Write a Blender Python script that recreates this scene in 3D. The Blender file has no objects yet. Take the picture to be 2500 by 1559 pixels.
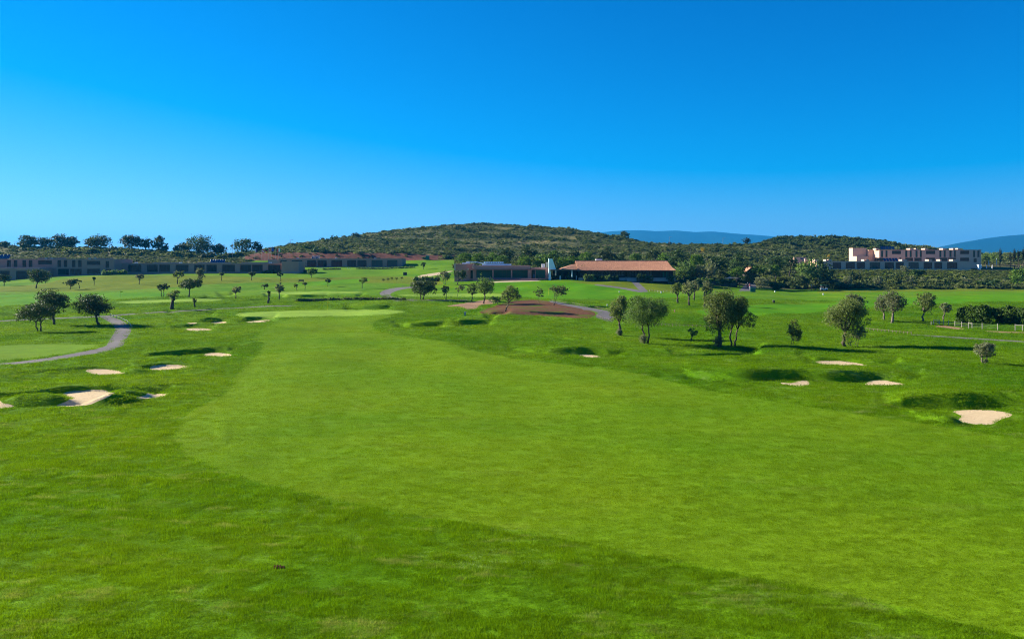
import bpy, math, random
import numpy as np
from mathutils import Vector, Matrix

sc = bpy.context.scene
col = sc.collection
R = math.radians

# ------------------------------------------------------------------ camera
F, CX, HZ, ZC = 1962.0, 1250.0, 642.0, 9.0        # focal length in photo pixels, image centre, horizon row, eye height
cam = bpy.data.cameras.new('camera')
cam.sensor_width = 36.0
cam.lens = 36.0 * F / 2500.0
cam.shift_y = -(779.5 - HZ) / 2500.0
cam.clip_start = 0.1
cam.clip_end = 60000.0
cam_o = bpy.data.objects.new('camera', cam)
cam_o.location = (0, 0, ZC)
cam_o.rotation_euler = (R(90), 0, 0)
col.objects.link(cam_o)
sc.camera = cam_o

# ------------------------------------------------------------------ sky, sun, exposure
SUN_EL, SUN_AZ = R(21.5), R(22.0)                  # sun stands to the left, a little beyond the scene
sd = Vector((-math.cos(SUN_EL) * math.cos(SUN_AZ), math.cos(SUN_EL) * math.sin(SUN_AZ), math.sin(SUN_EL)))
world = bpy.data.worlds.new('World')
sc.world = world
world.use_nodes = True
nt = world.node_tree
bg = nt.nodes['Background']
sky = nt.nodes.new('ShaderNodeTexSky')
sky.sky_type = 'NISHITA'
sky.sun_disc = False
sky.sun_elevation = SUN_EL
sky.sun_rotation = math.atan2(sd.x, sd.y)
sky.altitude = 1000
sky.air_density = 1.0
sky.dust_density = 0.0
sky.ozone_density = 10.0
# the photograph's deep, polarised blue: a little red is taken out of the whole sky
sx = nt.nodes.new('ShaderNodeSeparateColor'); cb = nt.nodes.new('ShaderNodeCombineColor')
sb = nt.nodes.new('ShaderNodeMath'); sb.operation = 'SUBTRACT'; sb.inputs[1].default_value = 0.95; sb.use_clamp = False
mu = nt.nodes.new('ShaderNodeMath'); mu.operation = 'MULTIPLY'; mu.inputs[1].default_value = 1.45
mxm = nt.nodes.new('ShaderNodeMath'); mxm.operation = 'MAXIMUM'; mxm.inputs[1].default_value = 0.0
nt.links.new(sky.outputs[0], sx.inputs[0]); nt.links.new(sx.outputs[0], sb.inputs[0]); nt.links.new(sb.outputs[0], mu.inputs[0])
nt.links.new(mu.outputs[0], mxm.inputs[0]); nt.links.new(mxm.outputs[0], cb.inputs[0])
sg = nt.nodes.new('ShaderNodeMath'); sg.operation = 'SUBTRACT'; sg.inputs[1].default_value = 0.30
nt.links.new(sx.outputs[1], sg.inputs[0]); nt.links.new(sg.outputs[0], cb.inputs[1]); nt.links.new(sx.outputs[2], cb.inputs[2])
nt.links.new(cb.outputs[0], bg.inputs['Color'])
bg.inputs['Strength'].default_value = 0.059
sun = bpy.data.lights.new('sun', 'SUN')
sun.energy = 5.0
sun.angle = R(0.5)
sun.color = (1.0, 0.90, 0.74)
sun_o = bpy.data.objects.new('sun', sun)
sun_o.rotation_euler = sd.to_track_quat('Z', 'Y').to_euler()
sun_o.location = (-60, 20, 60)
col.objects.link(sun_o)
sc.view_settings.view_transform = 'Standard'
sc.view_settings.look = 'None'
sc.view_settings.gamma = 1.0
sc.view_settings.use_curve_mapping = False
sc.view_settings.exposure = 1.5
sc.render.engine = 'CYCLES'
sc.cycles.max_bounces = 6
sc.cycles.transparent_max_bounces = 8
sc.cycles.use_denoising = True
sc.cycles.denoising_prefilter = 'NONE'
sc.cycles.filter_width = 1.1

# ------------------------------------------------------------------ small helpers
def tag(o, label=None, cat=None, group=None, kind=None):
    if label: o['label'] = label
    if cat: o['category'] = cat
    if group: o['group'] = group
    if kind: o['kind'] = kind
    return o

def empty(name, loc, rz=0.0):
    o = bpy.data.objects.new(name, None)
    o.empty_display_size = 0.2
    o.location = loc
    o.rotation_euler = (0, 0, rz)
    col.objects.link(o)
    return o

def link(name, me, parent=None, loc=(0, 0, 0), rz=0.0):
    o = bpy.data.objects.new(name, me)
    o.location = loc
    o.rotation_euler = (0, 0, rz)
    if parent: o.parent = parent
    col.objects.link(o)
    return o

def np_mesh(name, V, Fa, mat=None, smooth=False, mats=None, midx=None):
    """mesh from numpy vertices and an (n,3) or (n,4) face array"""
    V = np.asarray(V, np.float32); Fa = np.asarray(Fa, np.int32)
    me = bpy.data.meshes.new(name)
    n, k = Fa.shape
    me.vertices.add(len(V)); me.vertices.foreach_set('co', V.ravel())
    me.loops.add(n * k); me.loops.foreach_set('vertex_index', Fa.ravel())
    me.polygons.add(n)
    me.polygons.foreach_set('loop_start', np.arange(0, n * k, k, dtype=np.int32))
    me.polygons.foreach_set('loop_total', np.full(n, k, np.int32))
    if midx is not None: me.polygons.foreach_set('material_index', np.asarray(midx, np.int32))
    me.update(calc_edges=True)
    me.polygons.foreach_set('use_smooth', np.full(n, smooth, bool))
    for m in (mats or ([mat] if mat else [])): me.materials.append(m)
    return me

class MB:
    """collects boxes, tubes and faces for ONE mesh"""
    def __init__(s): s.v, s.f, s.m = [], [], []
    def face(s, pts, mi=0):
        b = len(s.v); s.v += [tuple(p) for p in pts]; s.f.append(tuple(range(b, b + len(pts)))); s.m.append(mi)
    def box(s, x0, x1, y0, y1, z0, z1, mi=0):
        b = len(s.v)
        s.v += [(x0,y0,z0),(x1,y0,z0),(x1,y1,z0),(x0,y1,z0),(x0,y0,z1),(x1,y0,z1),(x1,y1,z1),(x0,y1,z1)]
        for q in ((0,3,2,1),(4,5,6,7),(0,1,5,4),(1,2,6,5),(2,3,7,6),(3,0,4,7)):
            s.f.append(tuple(b + i for i in q)); s.m.append(mi)
    def tube(s, pts, rad, n=6, mi=0, cap=True):
        pts = [Vector(p) for p in pts]; b = len(s.v); up = Vector((0.13, 0.21, 1)).normalized()
        for i, p in enumerate(pts):
            d = (pts[min(i+1, len(pts)-1)] - pts[max(i-1, 0)]).normalized()
            a = d.cross(up if abs(d.dot(up)) < .95 else Vector((1, 0, 0))).normalized(); c = d.cross(a)
            r = float(rad[i]) if hasattr(rad, '__len__') else float(rad)
            for k in range(n):
                t = 2 * math.pi * k / n
                s.v.append(tuple(p + r * (math.cos(t) * a + math.sin(t) * c)))
        for i in range(len(pts) - 1):
            for k in range(n):
                k2 = (k + 1) % n
                s.f.append((b+i*n+k, b+i*n+k2, b+(i+1)*n+k2, b+(i+1)*n+k)); s.m.append(mi)
        if cap:
            s.f.append(tuple(b + k for k in range(n))[::-1]); s.m.append(mi)
            e = b + (len(pts) - 1) * n
            s.f.append(tuple(e + k for k in range(n))); s.m.append(mi)
    def mesh(s, name, mats, smooth=False):
        me = bpy.data.meshes.new(name)
        me.from_pydata(s.v, [], s.f)
        for m in (mats if isinstance(mats, (list, tuple)) else [mats]): me.materials.append(m)
        me.polygons.foreach_set('material_index', np.array(s.m, np.int32))
        me.polygons.foreach_set('use_smooth', np.full(len(s.f), smooth, bool))
        me.update()
        return me
    def build(s, name, mats, parent=None, loc=(0, 0, 0), rz=0.0, smooth=False):
        return link(name, s.mesh(name, mats, smooth), parent, loc, rz)

# ------------------------------------------------------------------ materials
def new_mat(name):
    m = bpy.data.materials.new(name); m.use_nodes = True
    t = m.node_tree; p = t.nodes['Principled BSDF']
    return m, t, p

def nz(t, scale, detail=3.0, rough=0.55, vec=None, sx=None):
    n = t.nodes.new('ShaderNodeTexNoise'); n.inputs['Scale'].default_value = scale
    n.inputs['Detail'].default_value = detail; n.inputs['Roughness'].default_value = rough
    if vec is not None:
        if sx:
            mp = t.nodes.new('ShaderNodeMapping'); mp.inputs['Scale'].default_value = sx
            t.links.new(vec, mp.inputs['Vector']); t.links.new(mp.outputs[0], n.inputs['Vector'])
        else: t.links.new(vec, n.inputs['Vector'])
    return n.outputs['Fac']

def ramp(t, fac, stops):
    r = t.nodes.new('ShaderNodeValToRGB'); e = r.color_ramp.elements
    while len(e) < len(stops): e.new(0.5)
    for el, (p, c) in zip(e, stops): el.position = p; el.color = (*c, 1)
    t.links.new(fac, r.inputs['Fac']); return r.outputs['Color']

def mixc(t, fac, a, b, mode='MIX'):
    m = t.nodes.new('ShaderNodeMix'); m.data_type = 'RGBA'; m.blend_type = mode
    for s, v in ((m.inputs[0], fac), (m.inputs[6], a), (m.inputs[7], b)):
        if isinstance(v, (int, float)): s.default_value = v
        elif isinstance(v, (tuple, list)): s.default_value = (*v, 1) if len(v) == 3 else v
        else: t.links.new(v, s)
    return m.outputs[2]

def mrange(t, val, a, b, c=0.0, d=1.0, smooth=True):
    m = t.nodes.new('ShaderNodeMapRange')
    if smooth: m.interpolation_type = 'SMOOTHSTEP'
    t.links.new(val, m.inputs[0])
    for i, v in zip((1, 2, 3, 4), (a, b, c, d)): m.inputs[i].default_value = v
    return m.outputs[0]

def bump(t, p, h, strength, dist):
    b = t.nodes.new('ShaderNodeBump'); b.inputs['Strength'].default_value = strength
    b.inputs['Distance'].default_value = dist
    t.links.new(h, b.inputs['Height']); t.links.new(b.outputs[0], p.inputs['Normal'])

def pos(t):
    return t.nodes.new('ShaderNodeNewGeometry').outputs['Position']

def plain(name, c, rough=0.7, var=0.12, scale=1.5, spec=0.3, metal=0.0, bmp=0.0):
    m, t, p = new_mat(name)
    f = nz(t, scale, 5, 0.6, pos(t))
    lo = tuple(x * (1 - var) for x in c); hi = tuple(min(1, x * (1 + var)) for x in c)
    t.links.new(ramp(t, f, [(0.3, lo), (0.7, hi)]), p.inputs['Base Color'])
    p.inputs['Roughness'].default_value = rough; p.inputs['Specular IOR Level'].default_value = spec
    p.inputs['Metallic'].default_value = metal
    if bmp: bump(t, p, f, 0.4, bmp)
    return m

def grass(name, c, c2, dry, dry_amt, grain=0.03, big=0.05, blade=0.0, ds=0.35, patch=0.16):
    """mown turf: two hues in large patches, dry flecks, blade-scale relief; blade > 0 makes the material of its single blades"""
    m, t, p = new_mat(name); P = pos(t)
    a = nz(t, big, 4, 0.6, P); b = nz(t, 0.9, 4, 0.65, P, (0.6, 1.3, 1)); f = nz(t, 14, 3, 0.7, P)
    c0 = ramp(t, a, [(0.34, c), (0.66, c2)])
    def mul(c0, k):
        cc = t.nodes.new('ShaderNodeCombineColor')
        for i in range(3): t.links.new(k, cc.inputs[i])
        return mixc(t, 1.0, c0, cc.outputs[0], 'MULTIPLY')
    c0 = mul(c0, mrange(t, b, 0.3, 0.7, 1 - patch, 1 + patch))
    if not blade: c0 = mul(c0, mrange(t, f, 0.25, 0.75, 0.72, 1.28))
    else:
        at = t.nodes.new('ShaderNodeAttribute'); at.attribute_name = 'tint'
        c0 = mul(c0, mrange(t, at.outputs['Fac'], 0, 1, 0.70, 1.35))
    d = nz(t, ds, 6, 0.72, P, (0.7, 1.4, 1))
    c0 = mixc(t, mrange(t, d, 0.54, 0.70, 0, dry_amt), c0, dry)
    t.links.new(c0, p.inputs['Base Color'])
    p.inputs['Roughness'].default_value = 0.9; p.inputs['Specular IOR Level'].default_value = 0.03
    if blade:
        tr = t.nodes.new('ShaderNodeBsdfTranslucent')
        t.links.new(mixc(t, 1.0, c0, (1.35, 1.15, 0.5), 'MULTIPLY'), tr.inputs['Color'])
        mx = t.nodes.new('ShaderNodeMixShader'); mx.inputs[0].default_value = blade
        t.links.new(p.outputs[0], mx.inputs[1]); t.links.new(tr.outputs[0], mx.inputs[2])
        t.links.new(mx.outputs[0], t.nodes['Material Output'].inputs['Surface'])
    else: bump(t, p, nz(t, 9, 5, 0.7, P), 0.55, grain)
    return m

def leaf(name, c, c2, transl=0.35, tw=1.25):
    """foliage: hue varies leaf by leaf (vertex attribute) and plant by plant"""
    m, t, p = new_mat(name)
    at = t.nodes.new('ShaderNodeAttribute'); at.attribute_name = 'tint'
    oi = t.nodes.new('ShaderNodeObjectInfo')
    ad = t.nodes.new('ShaderNodeMath'); ad.operation = 'MULTIPLY_ADD'; ad.inputs[1].default_value = 0.35
    t.links.new(oi.outputs['Random'], ad.inputs[0])
    sc2 = t.nodes.new('ShaderNodeMath'); sc2.operation = 'MULTIPLY'; sc2.inputs[1].default_value = 0.65
    t.links.new(at.outputs['Fac'], sc2.inputs[0]); t.links.new(sc2.outputs[0], ad.inputs[2])
    base = ramp(t, ad.outputs[0], [(0.05, c), (0.95, c2)])
    t.links.new(base, p.inputs['Base Color'])
    p.inputs['Roughness'].default_value = 0.6; p.inputs['Specular IOR Level'].default_value = 0.2
    tr = t.nodes.new('ShaderNodeBsdfTranslucent')
    t.links.new(mixc(t, 1.0, base, (tw, tw * 1.05, tw * 0.5), 'MULTIPLY'), tr.inputs['Color'])
    mx = t.nodes.new('ShaderNodeMixShader'); mx.inputs[0].default_value = transl
    t.links.new(p.outputs[0], mx.inputs[1]); t.links.new(tr.outputs[0], mx.inputs[2])
    t.links.new(mx.outputs[0], t.nodes['Material Output'].inputs['Surface'])
    return m

M = {}
RO = ((0.068, 0.182, 0.003), (0.124, 0.238, 0.004), (0.26, 0.34, 0.11))
FA = ((0.100, 0.220, 0.005), (0.150, 0.254, 0.006), (0.19, 0.25, 0.04))
DR = ((0.100, 0.160, 0.006), (0.150, 0.195, 0.010), (0.20, 0.19, 0.03))
LA = ((0.060, 0.21, 0.002), (0.100, 0.240, 0.002), (0.14, 0.23, 0.006))
M['rough'] = grass('rough_grass', *RO, 0.40, 0.05, 0.06)
M['fairway'] = grass('fairway_grass', *FA, 0.22, 0.02, 0.05, patch=0.11)
M['green'] = grass('putting_grass', (0.19, 0.33, 0.035), (0.23, 0.36, 0.04), (0.23, 0.32, 0.05), 0.2, 0.006, 0.08)
M['lawn'] = grass('bright_lawn_grass', *LA, 0.2, 0.02, 0.08)
M['dry'] = grass('dry_slope_grass', *DR, 0.4, 0.05, 0.09)
M['blade'] = grass('rough_blades', *RO, 0.75, big=0.06, blade=0.5, ds=0.75)
M['fblade'] = grass('fairway_blades', *FA, 0.22, big=0.05, blade=0.5, patch=0.11)

def hill_mat():
    m, t, p = new_mat('hillside_soil'); P = pos(t)
    a = nz(t, 0.06, 5, 0.6, P)
    c0 = ramp(t, a, [(0.35, (0.060, 0.075, 0.018)), (0.52, (0.11, 0.115, 0.034)), (0.68, (0.24, 0.19, 0.075))])
    f = nz(t, 1.2, 5, 0.65, P)
    c0 = mixc(t, mrange(t, f, 0.35, 0.7, 0, 0.6), c0, (0.03, 0.045, 0.012))
    t.links.new(c0, p.inputs['Base Color']); p.inputs['Roughness'].default_value = 0.95
    p.inputs['Specular IOR Level'].default_value = 0.1
    bump(t, p, f, 0.6, 0.6); return m
M['hill'] = hill_mat()

def earth_mat(name, a, b, sc_=0.8):
    m, t, p = new_mat(name); P = pos(t)
    f = nz(t, sc_, 6, 0.7, P)
    c0 = ramp(t, f, [(0.3, a), (0.7, b)])
    t.links.new(c0, p.inputs['Base Color']); p.inputs['Roughness'].default_value = 0.95
    p.inputs['Specular IOR Level'].default_value = 0.1
    bump(t, p, nz(t, sc_ * 3, 5, 0.7, P), 0.6, 0.12); return m
M['redbank'] = earth_mat('red_cut_earth', (0.045, 0.022, 0.016), (0.19, 0.068, 0.042), 0.30)
M['sand'] = earth_mat('bunker_sand', (0.56, 0.42, 0.235), (0.70, 0.55, 0.325), 3.0)

def dirt_mat():
    m, t, p = new_mat('red_dirt'); P = pos(t)
    a = nz(t, 0.16, 5, 0.65, P); f = nz(t, 1.5, 6, 0.7, P)
    c0 = ramp(t, f, [(0.3, (0.085, 0.040, 0.022)), (0.7, (0.175, 0.085, 0.048))])
    c0 = mixc(t, mrange(t, a, 0.48, 0.64, 0, 0.85), c0, (0.075, 0.13, 0.010))
    t.links.new(c0, p.inputs['Base Color']); p.inputs['Roughness'].default_value = 0.95; p.inputs['Specular IOR Level'].default_value = 0.03
    bump(t, p, f, 0.6, 0.12); return m
M['dirt'] = dirt_mat()
M['paledirt'] = earth_mat('pale_dirt', (0.26, 0.15, 0.08), (0.42, 0.26, 0.15), 0.7)
M['path'] = earth_mat('path_asphalt', (0.13, 0.122, 0.118), (0.19, 0.178, 0.172), 1.0)
M['palepath'] = earth_mat('pale_path', (0.42, 0.33, 0.18), (0.58, 0.48, 0.32), 0.8)
M['bark'] = earth_mat('bark', (0.055, 0.045, 0.034), (0.13, 0.11, 0.085), 6.0)
M['palebark'] = earth_mat('pale_bark', (0.12, 0.10, 0.08), (0.24, 0.20, 0.16), 6.0)
M['olive'] = leaf('olive_leaves', (0.062, 0.090, 0.024), (0.185, 0.235, 0.075), 0.42)
M['silver'] = leaf('silver_olive_leaves', (0.095, 0.112, 0.060), (0.225, 0.250, 0.145), 0.42)
M['greenolive'] = leaf('green_olive_leaves', (0.060, 0.108, 0.026), (0.185, 0.275, 0.080), 0.42)
M['oak'] = leaf('oak_leaves', (0.024, 0.045, 0.014), (0.070, 0.105, 0.030), 0.25)
M['pine'] = leaf('pine_needles', (0.035, 0.085, 0.007), (0.120, 0.220, 0.014), 0.3)
M['broad'] = leaf('broad_leaves', (0.022, 0.052, 0.014), (0.065, 0.115, 0.030), 0.3)
M['scrub'] = leaf('scrub_leaves', (0.054, 0.084, 0.017), (0.155, 0.185, 0.048), 0.3)
M['hedge'] = leaf('hedge_leaves', (0.016, 0.045, 0.004), (0.060, 0.115, 0.008), 0.2)
M['cypress'] = leaf('cypress_leaves', (0.012, 0.024, 0.012), (0.030, 0.048, 0.020), 0.1)
M['yellow'] = leaf('broom_flowers', (0.30, 0.22, 0.01), (0.50, 0.36, 0.02), 0.3)
M['wall'] = plain('terracotta_render', (0.41, 0.22, 0.165), 0.9, 0.06, 0.5)
M['hotelwall'] = plain('pink_render', (0.60, 0.40, 0.29), 0.9, 0.05, 0.5)
M['clubwall'] = plain('brick_red_render', (0.50, 0.22, 0.18), 0.9, 0.08, 0.6)
M['fascia'] = plain('mauve_fascia', (0.44, 0.22, 0.19), 0.8, 0.06, 0.6)
M['cap'] = plain('parapet_cap', (0.33, 0.24, 0.21), 0.8, 0.06, 1.0)
M['white'] = plain('white_paint', (0.80, 0.80, 0.78), 0.6, 0.03, 0.8)
M['shadewhite'] = plain('white_paint_shade_tint', (0.60, 0.78, 0.86), 0.6, 0.03, 0.8)  # white paint with the blue of skylit shade mixed into its colour
M['dark'] = plain('dark_wood_and_shade', (0.035, 0.026, 0.022), 0.7, 0.2, 2.0)
M['frame'] = plain('dark_window_frame', (0.03, 0.03, 0.032), 0.5, 0.1, 2.0)
M['pframe'] = plain('pale_window_frame', (0.35, 0.36, 0.34), 0.5, 0.1, 2.0)
M['room'] = plain('dim_room', (0.025, 0.028, 0.030), 0.9, 0.2, 1.0)  # near-black base colour stands for the darkness inside the openings
M['steel'] = plain('grey_steel', (0.30, 0.31, 0.32), 0.45, 0.05, 3.0, 0.5, 0.6)
M['wood'] = plain('weathered_wood', (0.20, 0.16, 0.12), 0.8, 0.15, 4.0)
M['palewood'] = plain('pale_post_paint', (0.40, 0.36, 0.31), 0.7, 0.1, 4.0)
M['stone'] = plain('step_stone', (0.34, 0.32, 0.30), 0.85, 0.1, 2.0)
M['canvas'] = plain('white_canvas', (0.78, 0.77, 0.74), 0.8, 0.03, 2.0)
M['greencloth'] = plain('green_cloth', (0.015, 0.13, 0.08), 0.7, 0.1, 2.0)
M['skin'] = plain('skin', (0.45, 0.27, 0.19), 0.6, 0.05)
M['pinkcloth'] = plain('pink_cloth', (0.55, 0.06, 0.10), 0.8, 0.05)
M['orangecloth'] = plain('orange_cloth', (0.55, 0.16, 0.07), 0.8, 0.05)
M['darkcloth'] = plain('dark_cloth', (0.03, 0.03, 0.04), 0.8, 0.05)
M['whitecloth'] = plain('white_cloth', (0.75, 0.75, 0.75), 0.8, 0.02)
M['yellowcloth'] = plain('yellow_cloth', (0.75, 0.60, 0.02), 0.7, 0.03)
M['redcloth'] = plain('red_cloth', (0.60, 0.02, 0.025), 0.7, 0.03)
M['bluecloth'] = plain('blue_cloth', (0.02, 0.07, 0.38), 0.7, 0.03)
M['blackcloth'] = plain('black_cloth', (0.015, 0.015, 0.015), 0.7, 0.03)
M['fgreen'] = plain('flag_green_cloth', (0.02, 0.22, 0.06), 0.7, 0.03)
M['purple'] = plain('purple_cloth', (0.10, 0.03, 0.20), 0.7, 0.03)

def glass_mat(name, c, rough=0.06):
    m, t, p = new_mat(name)
    p.inputs['Base Color'].default_value = (*c, 1); p.inputs['Roughness'].default_value = rough
    p.inputs['IOR'].default_value = 1.45; p.inputs['Specular IOR Level'].default_value = 0.22
    bump(t, p, nz(t, 0.6, 2, 0.5, pos(t)), 0.08, 0.05); return m
M['glass'] = glass_mat('dark_glass', (0.012, 0.022, 0.022))
M['tealglass'] = glass_mat('teal_glass', (0.012, 0.060, 0.050))
M['panel'] = glass_mat('solar_cells', (0.02, 0.06, 0.14), 0.15)

def tile_mat():
    m, t, p = new_mat('clay_tiles'); P = pos(t)
    f = nz(t, 2.2, 4, 0.7, P, (1.5, 1, 1)); a = nz(t, 0.25, 4, 0.6, P)
    c0 = ramp(t, f, [(0.28, (0.20, 0.085, 0.045)), (0.5, (0.42, 0.20, 0.11)), (0.75, (0.60, 0.34, 0.21))])
    c0 = mixc(t, mrange(t, a, 0.4, 0.7, 0, 0.4), c0, (0.30, 0.13, 0.08))
    t.links.new(c0, p.inputs['Base Color']); p.inputs['Roughness'].default_value = 0.9
    return m
M['tile'] = tile_mat()
# ------------------------------------------------------------------ terrain height
# z at a depth from the row where that ground shows: rows and columns are read off a survey of the view
def zrow(Y, y): return ZC - (y - HZ) * Y / F
NEAR = [(-400, 3.0), (0, 3.0), (8, 2.8), (14, 2.25), (25, 1.0), (40, 0.25), (60, 0.0), (87, 0.0)]
LEFT = [(115, 794), (150, 752), (200, 716)]
MID = [(120, 784), (150, 755), (175, 734)]
RIGHT = [(128, 780), (180, 740), (240, 714.5), (268, 708)]
SURVEY = {
 -900: LEFT + [(240, 700), (272, 688), (300, 683), (330, 650), (360, 630), (400, 604), (430, 606), (520, 625), (700, 655)],
 0:    LEFT + [(240, 700), (272, 688), (300, 683), (330, 650), (360, 630), (400, 603.5), (430, 606), (520, 625), (700, 655)],
 130:  LEFT + [(240, 699), (258, 688), (276, 676), (300, 675), (330, 648), (360, 628), (400, 603.5), (430, 606), (520, 625), (700, 655)],
 250:  LEFT + [(240, 698), (270, 672), (300, 672), (330, 645), (360, 629), (400, 603.5), (430, 606), (520, 625), (700, 655)],
 420:  LEFT + [(240, 695), (275, 671), (310, 667), (340, 645), (362, 632), (400, 616), (430, 620), (520, 635), (700, 655)],
 560:  LEFT + [(240, 693), (275, 673), (310, 663), (340, 646), (365, 634), (395, 627), (430, 631), (520, 640), (700, 655)],
 612:  LEFT + [(240, 692), (272, 675), (305, 664), (335, 650), (362, 636), (368, 627), (376, 618), (400, 616), (440, 618), (520, 630), (700, 650)],
 730:  LEFT + [(240, 692), (270, 676), (300, 665), (333, 652.5), (355, 643), (364, 634), (372, 618), (410, 604), (460, 596), (520, 596), (600, 603), (800, 620)],
 860:  LEFT + [(240, 691), (275, 673), (315, 657), (333, 652), (355, 643), (364, 634), (372, 618), (420, 603), (480, 588), (540, 578), (620, 584), (800, 605)],
 950:  [(115, 791), (150, 752), (200, 712), (240, 690), (280, 672), (318, 657), (338, 652), (358, 638), (366, 633), (374, 618), (430, 603), (500, 582), (560, 564.5), (640, 567), (800, 590)],
 1100: MID + [(215, 706), (240, 690), (262, 674), (290, 657), (330, 645), (366, 633), (376, 622), (430, 604), (500, 580), (600, 549.5), (680, 552), (850, 590)],
 1200: MID + [(205, 711), (228, 690), (240, 682), (262, 676), (300, 664), (340, 645), (400, 622), (480, 590), (600, 548.5), (680, 551), (850, 590)],
 1400: MID + [(205, 708), (228, 687), (240, 682), (262, 679), (300, 664), (340, 645), (400, 622), (480, 590), (580, 559.5), (660, 562), (850, 600)],
 1512: MID + [(205, 708), (228, 688), (240, 682), (255, 680), (300, 664), (340, 645), (400, 622), (480, 595), (540, 578), (640, 590), (850, 610)],
 1624: MID + [(210, 709), (235, 690), (255, 684), (300, 668), (340, 650), (400, 624), (460, 603), (490, 598), (560, 606), (850, 625)],
 1800: [(124, 782), (178, 735), (222, 711), (245, 702), (262, 694), (300, 674), (340, 650), (400, 622), (460, 603), (480, 598), (560, 606), (850, 625)],
 1915: [(128, 780), (180, 738), (240, 714), (262, 708), (282, 698), (310, 668), (340, 655), (400, 632), (460, 601), (520, 584.5), (600, 591), (850, 620)],
 2060: RIGHT + [(292, 690), (325, 661), (345, 657), (372, 645), (400, 636), (460, 607), (520, 585.5), (600, 591), (850, 620)],
 2172: RIGHT + [(292, 690), (325, 661), (345, 657), (380, 645), (420, 632), (480, 606), (520, 598), (600, 605), (850, 630)],
 2392: RIGHT + [(292, 692), (325, 663), (345, 657), (380, 643), (430, 630), (480, 626), (540, 625), (600, 628), (850, 640)],
 2550: RIGHT + [(292, 693), (325, 667), (345, 659), (380, 645), (430, 632), (480, 627), (540, 626), (600, 628), (850, 640)],
 3600: RIGHT + [(292, 693), (325, 667), (345, 659), (380, 645), (430, 632), (480, 627), (540, 626), (600, 628), (850, 640)],
}
YG = np.arange(-400.0, 852.0, 1.0)
cx_ = np.array(sorted(SURVEY)); colz = []
for x in cx_:
    pts = NEAR + [(Y, zrow(Y, y)) for Y, y in SURVEY[x]]
    colz.append(np.interp(YG, [p[0] for p in pts], [p[1] for p in pts]))
XG = np.arange(-900.0, 3601.0, 10.0)
colz = np.array(colz)
ZG = np.array([np.interp(XG, cx_, colz[:, j]) for j in range(len(YG))]).T     # [x, Y]
def gsm(A, s, axis):
    r = int(3 * s); k = np.exp(-0.5 * (np.arange(-r, r + 1) / s) ** 2); k /= k.sum()
    P = np.pad(A, [(r, r) if i == axis else (0, 0) for i in range(2)], mode='edge')
    out = np.zeros_like(A)
    for i, w in enumerate(k):
        sl = [slice(None)] * 2; sl[axis] = slice(i, i + A.shape[axis]); out += w * P[tuple(sl)]
    return out
ZG = gsm(gsm(ZG, 2.2, 1), 2.2, 0)

rng0 = np.random.default_rng(5)
def sines(n, lam, seed):
    r = np.random.default_rng(seed)
    a = r.uniform(0, 2 * np.pi, n); l = lam * r.uniform(0.7, 1.5, n); ph = r.uniform(0, 2 * np.pi, n)
    return np.cos(a) * 2 * np.pi / l, np.sin(a) * 2 * np.pi / l, ph
W1, W2, W3, W4 = sines(9, 16, 1), sines(9, 6.5, 2), sines(10, 24, 3), sines(12, 7, 4)
def wav(W, X, Y):
    s = 0
    for kx, ky, p in zip(*W): s = s + np.sin(kx * X + ky * Y + p)
    return s / math.sqrt(len(W[0]))
def sst(a, b, x):
    t = np.clip((x - a) / (b - a), 0, 1); return t * t * (3 - 2 * t)

def H0(X, Y):
    X = np.asarray(X, float); Y = np.asarray(Y, float)
    u = np.clip(CX + F * X / np.maximum(Y, 6.0), -899, 3599)
    a = (u + 900) / 10.0; b = np.clip(Y + 400.0, 0, 1250.9)
    i = np.clip(a.astype(int), 0, len(XG) - 2); j = np.clip(b.astype(int), 0, len(YG) - 2)
    fa, fb = a - i, b - j
    z = (ZG[i, j] * (1 - fa) + ZG[i+1, j] * fa) * (1 - fb) + (ZG[i, j+1] * (1 - fa) + ZG[i+1, j+1] * fa) * fb
    t = sst(850, 1500, Y); z = z * (1 - t) - 8 * t
    n = sst(22, 60, Y) * (1 - 0.6 * sst(200, 300, Y))
    z = z + n * (0.115 * wav(W1, X, Y) + 0.03 * wav(W2, X, Y))
    hl = sst(370, 430, Y) * (1 - sst(850, 1200, Y))
    return z + hl * (0.45 * wav(W3, X, Y) + 0.2 * wav(W4, X, Y))

def cast(px, Hf, y0=10.0, y1=700.0):
    """photo pixels -> first ground point along the sight line"""
    px = np.atleast_2d(np.asarray(px, float))
    ux = (px[:, 0] - CX) / F; uz = (px[:, 1] - HZ) / F
    Ys = np.concatenate([np.arange(y0, 150, 0.12), np.arange(150, y1, 0.3)])
    out = np.zeros((len(px), 3))
    for k in range(len(px)):
        d = (ZC - uz[k] * Ys) - Hf(ux[k] * Ys, Ys)
        b = np.nonzero(d < 0)[0]
        j = b[0] if len(b) and b[0] > 0 else len(Ys) - 1
        t = d[j-1] / (d[j-1] - d[j]) if j < len(Ys) - 1 else 0
        Y = Ys[j-1] + t * (Ys[j] - Ys[j-1])
        out[k] = (ux[k] * Y, Y, ZC - uz[k] * Y)
    return out

def smooth_poly(P, n=2):
    P = np.asarray(P, float)
    for _ in range(n):
        Q = np.roll(P, -1, 0); A = 0.75 * P + 0.25 * Q; B = 0.25 * P + 0.75 * Q
        P = np.stack([A, B], 1).reshape(-1, 2)
    return P

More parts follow.
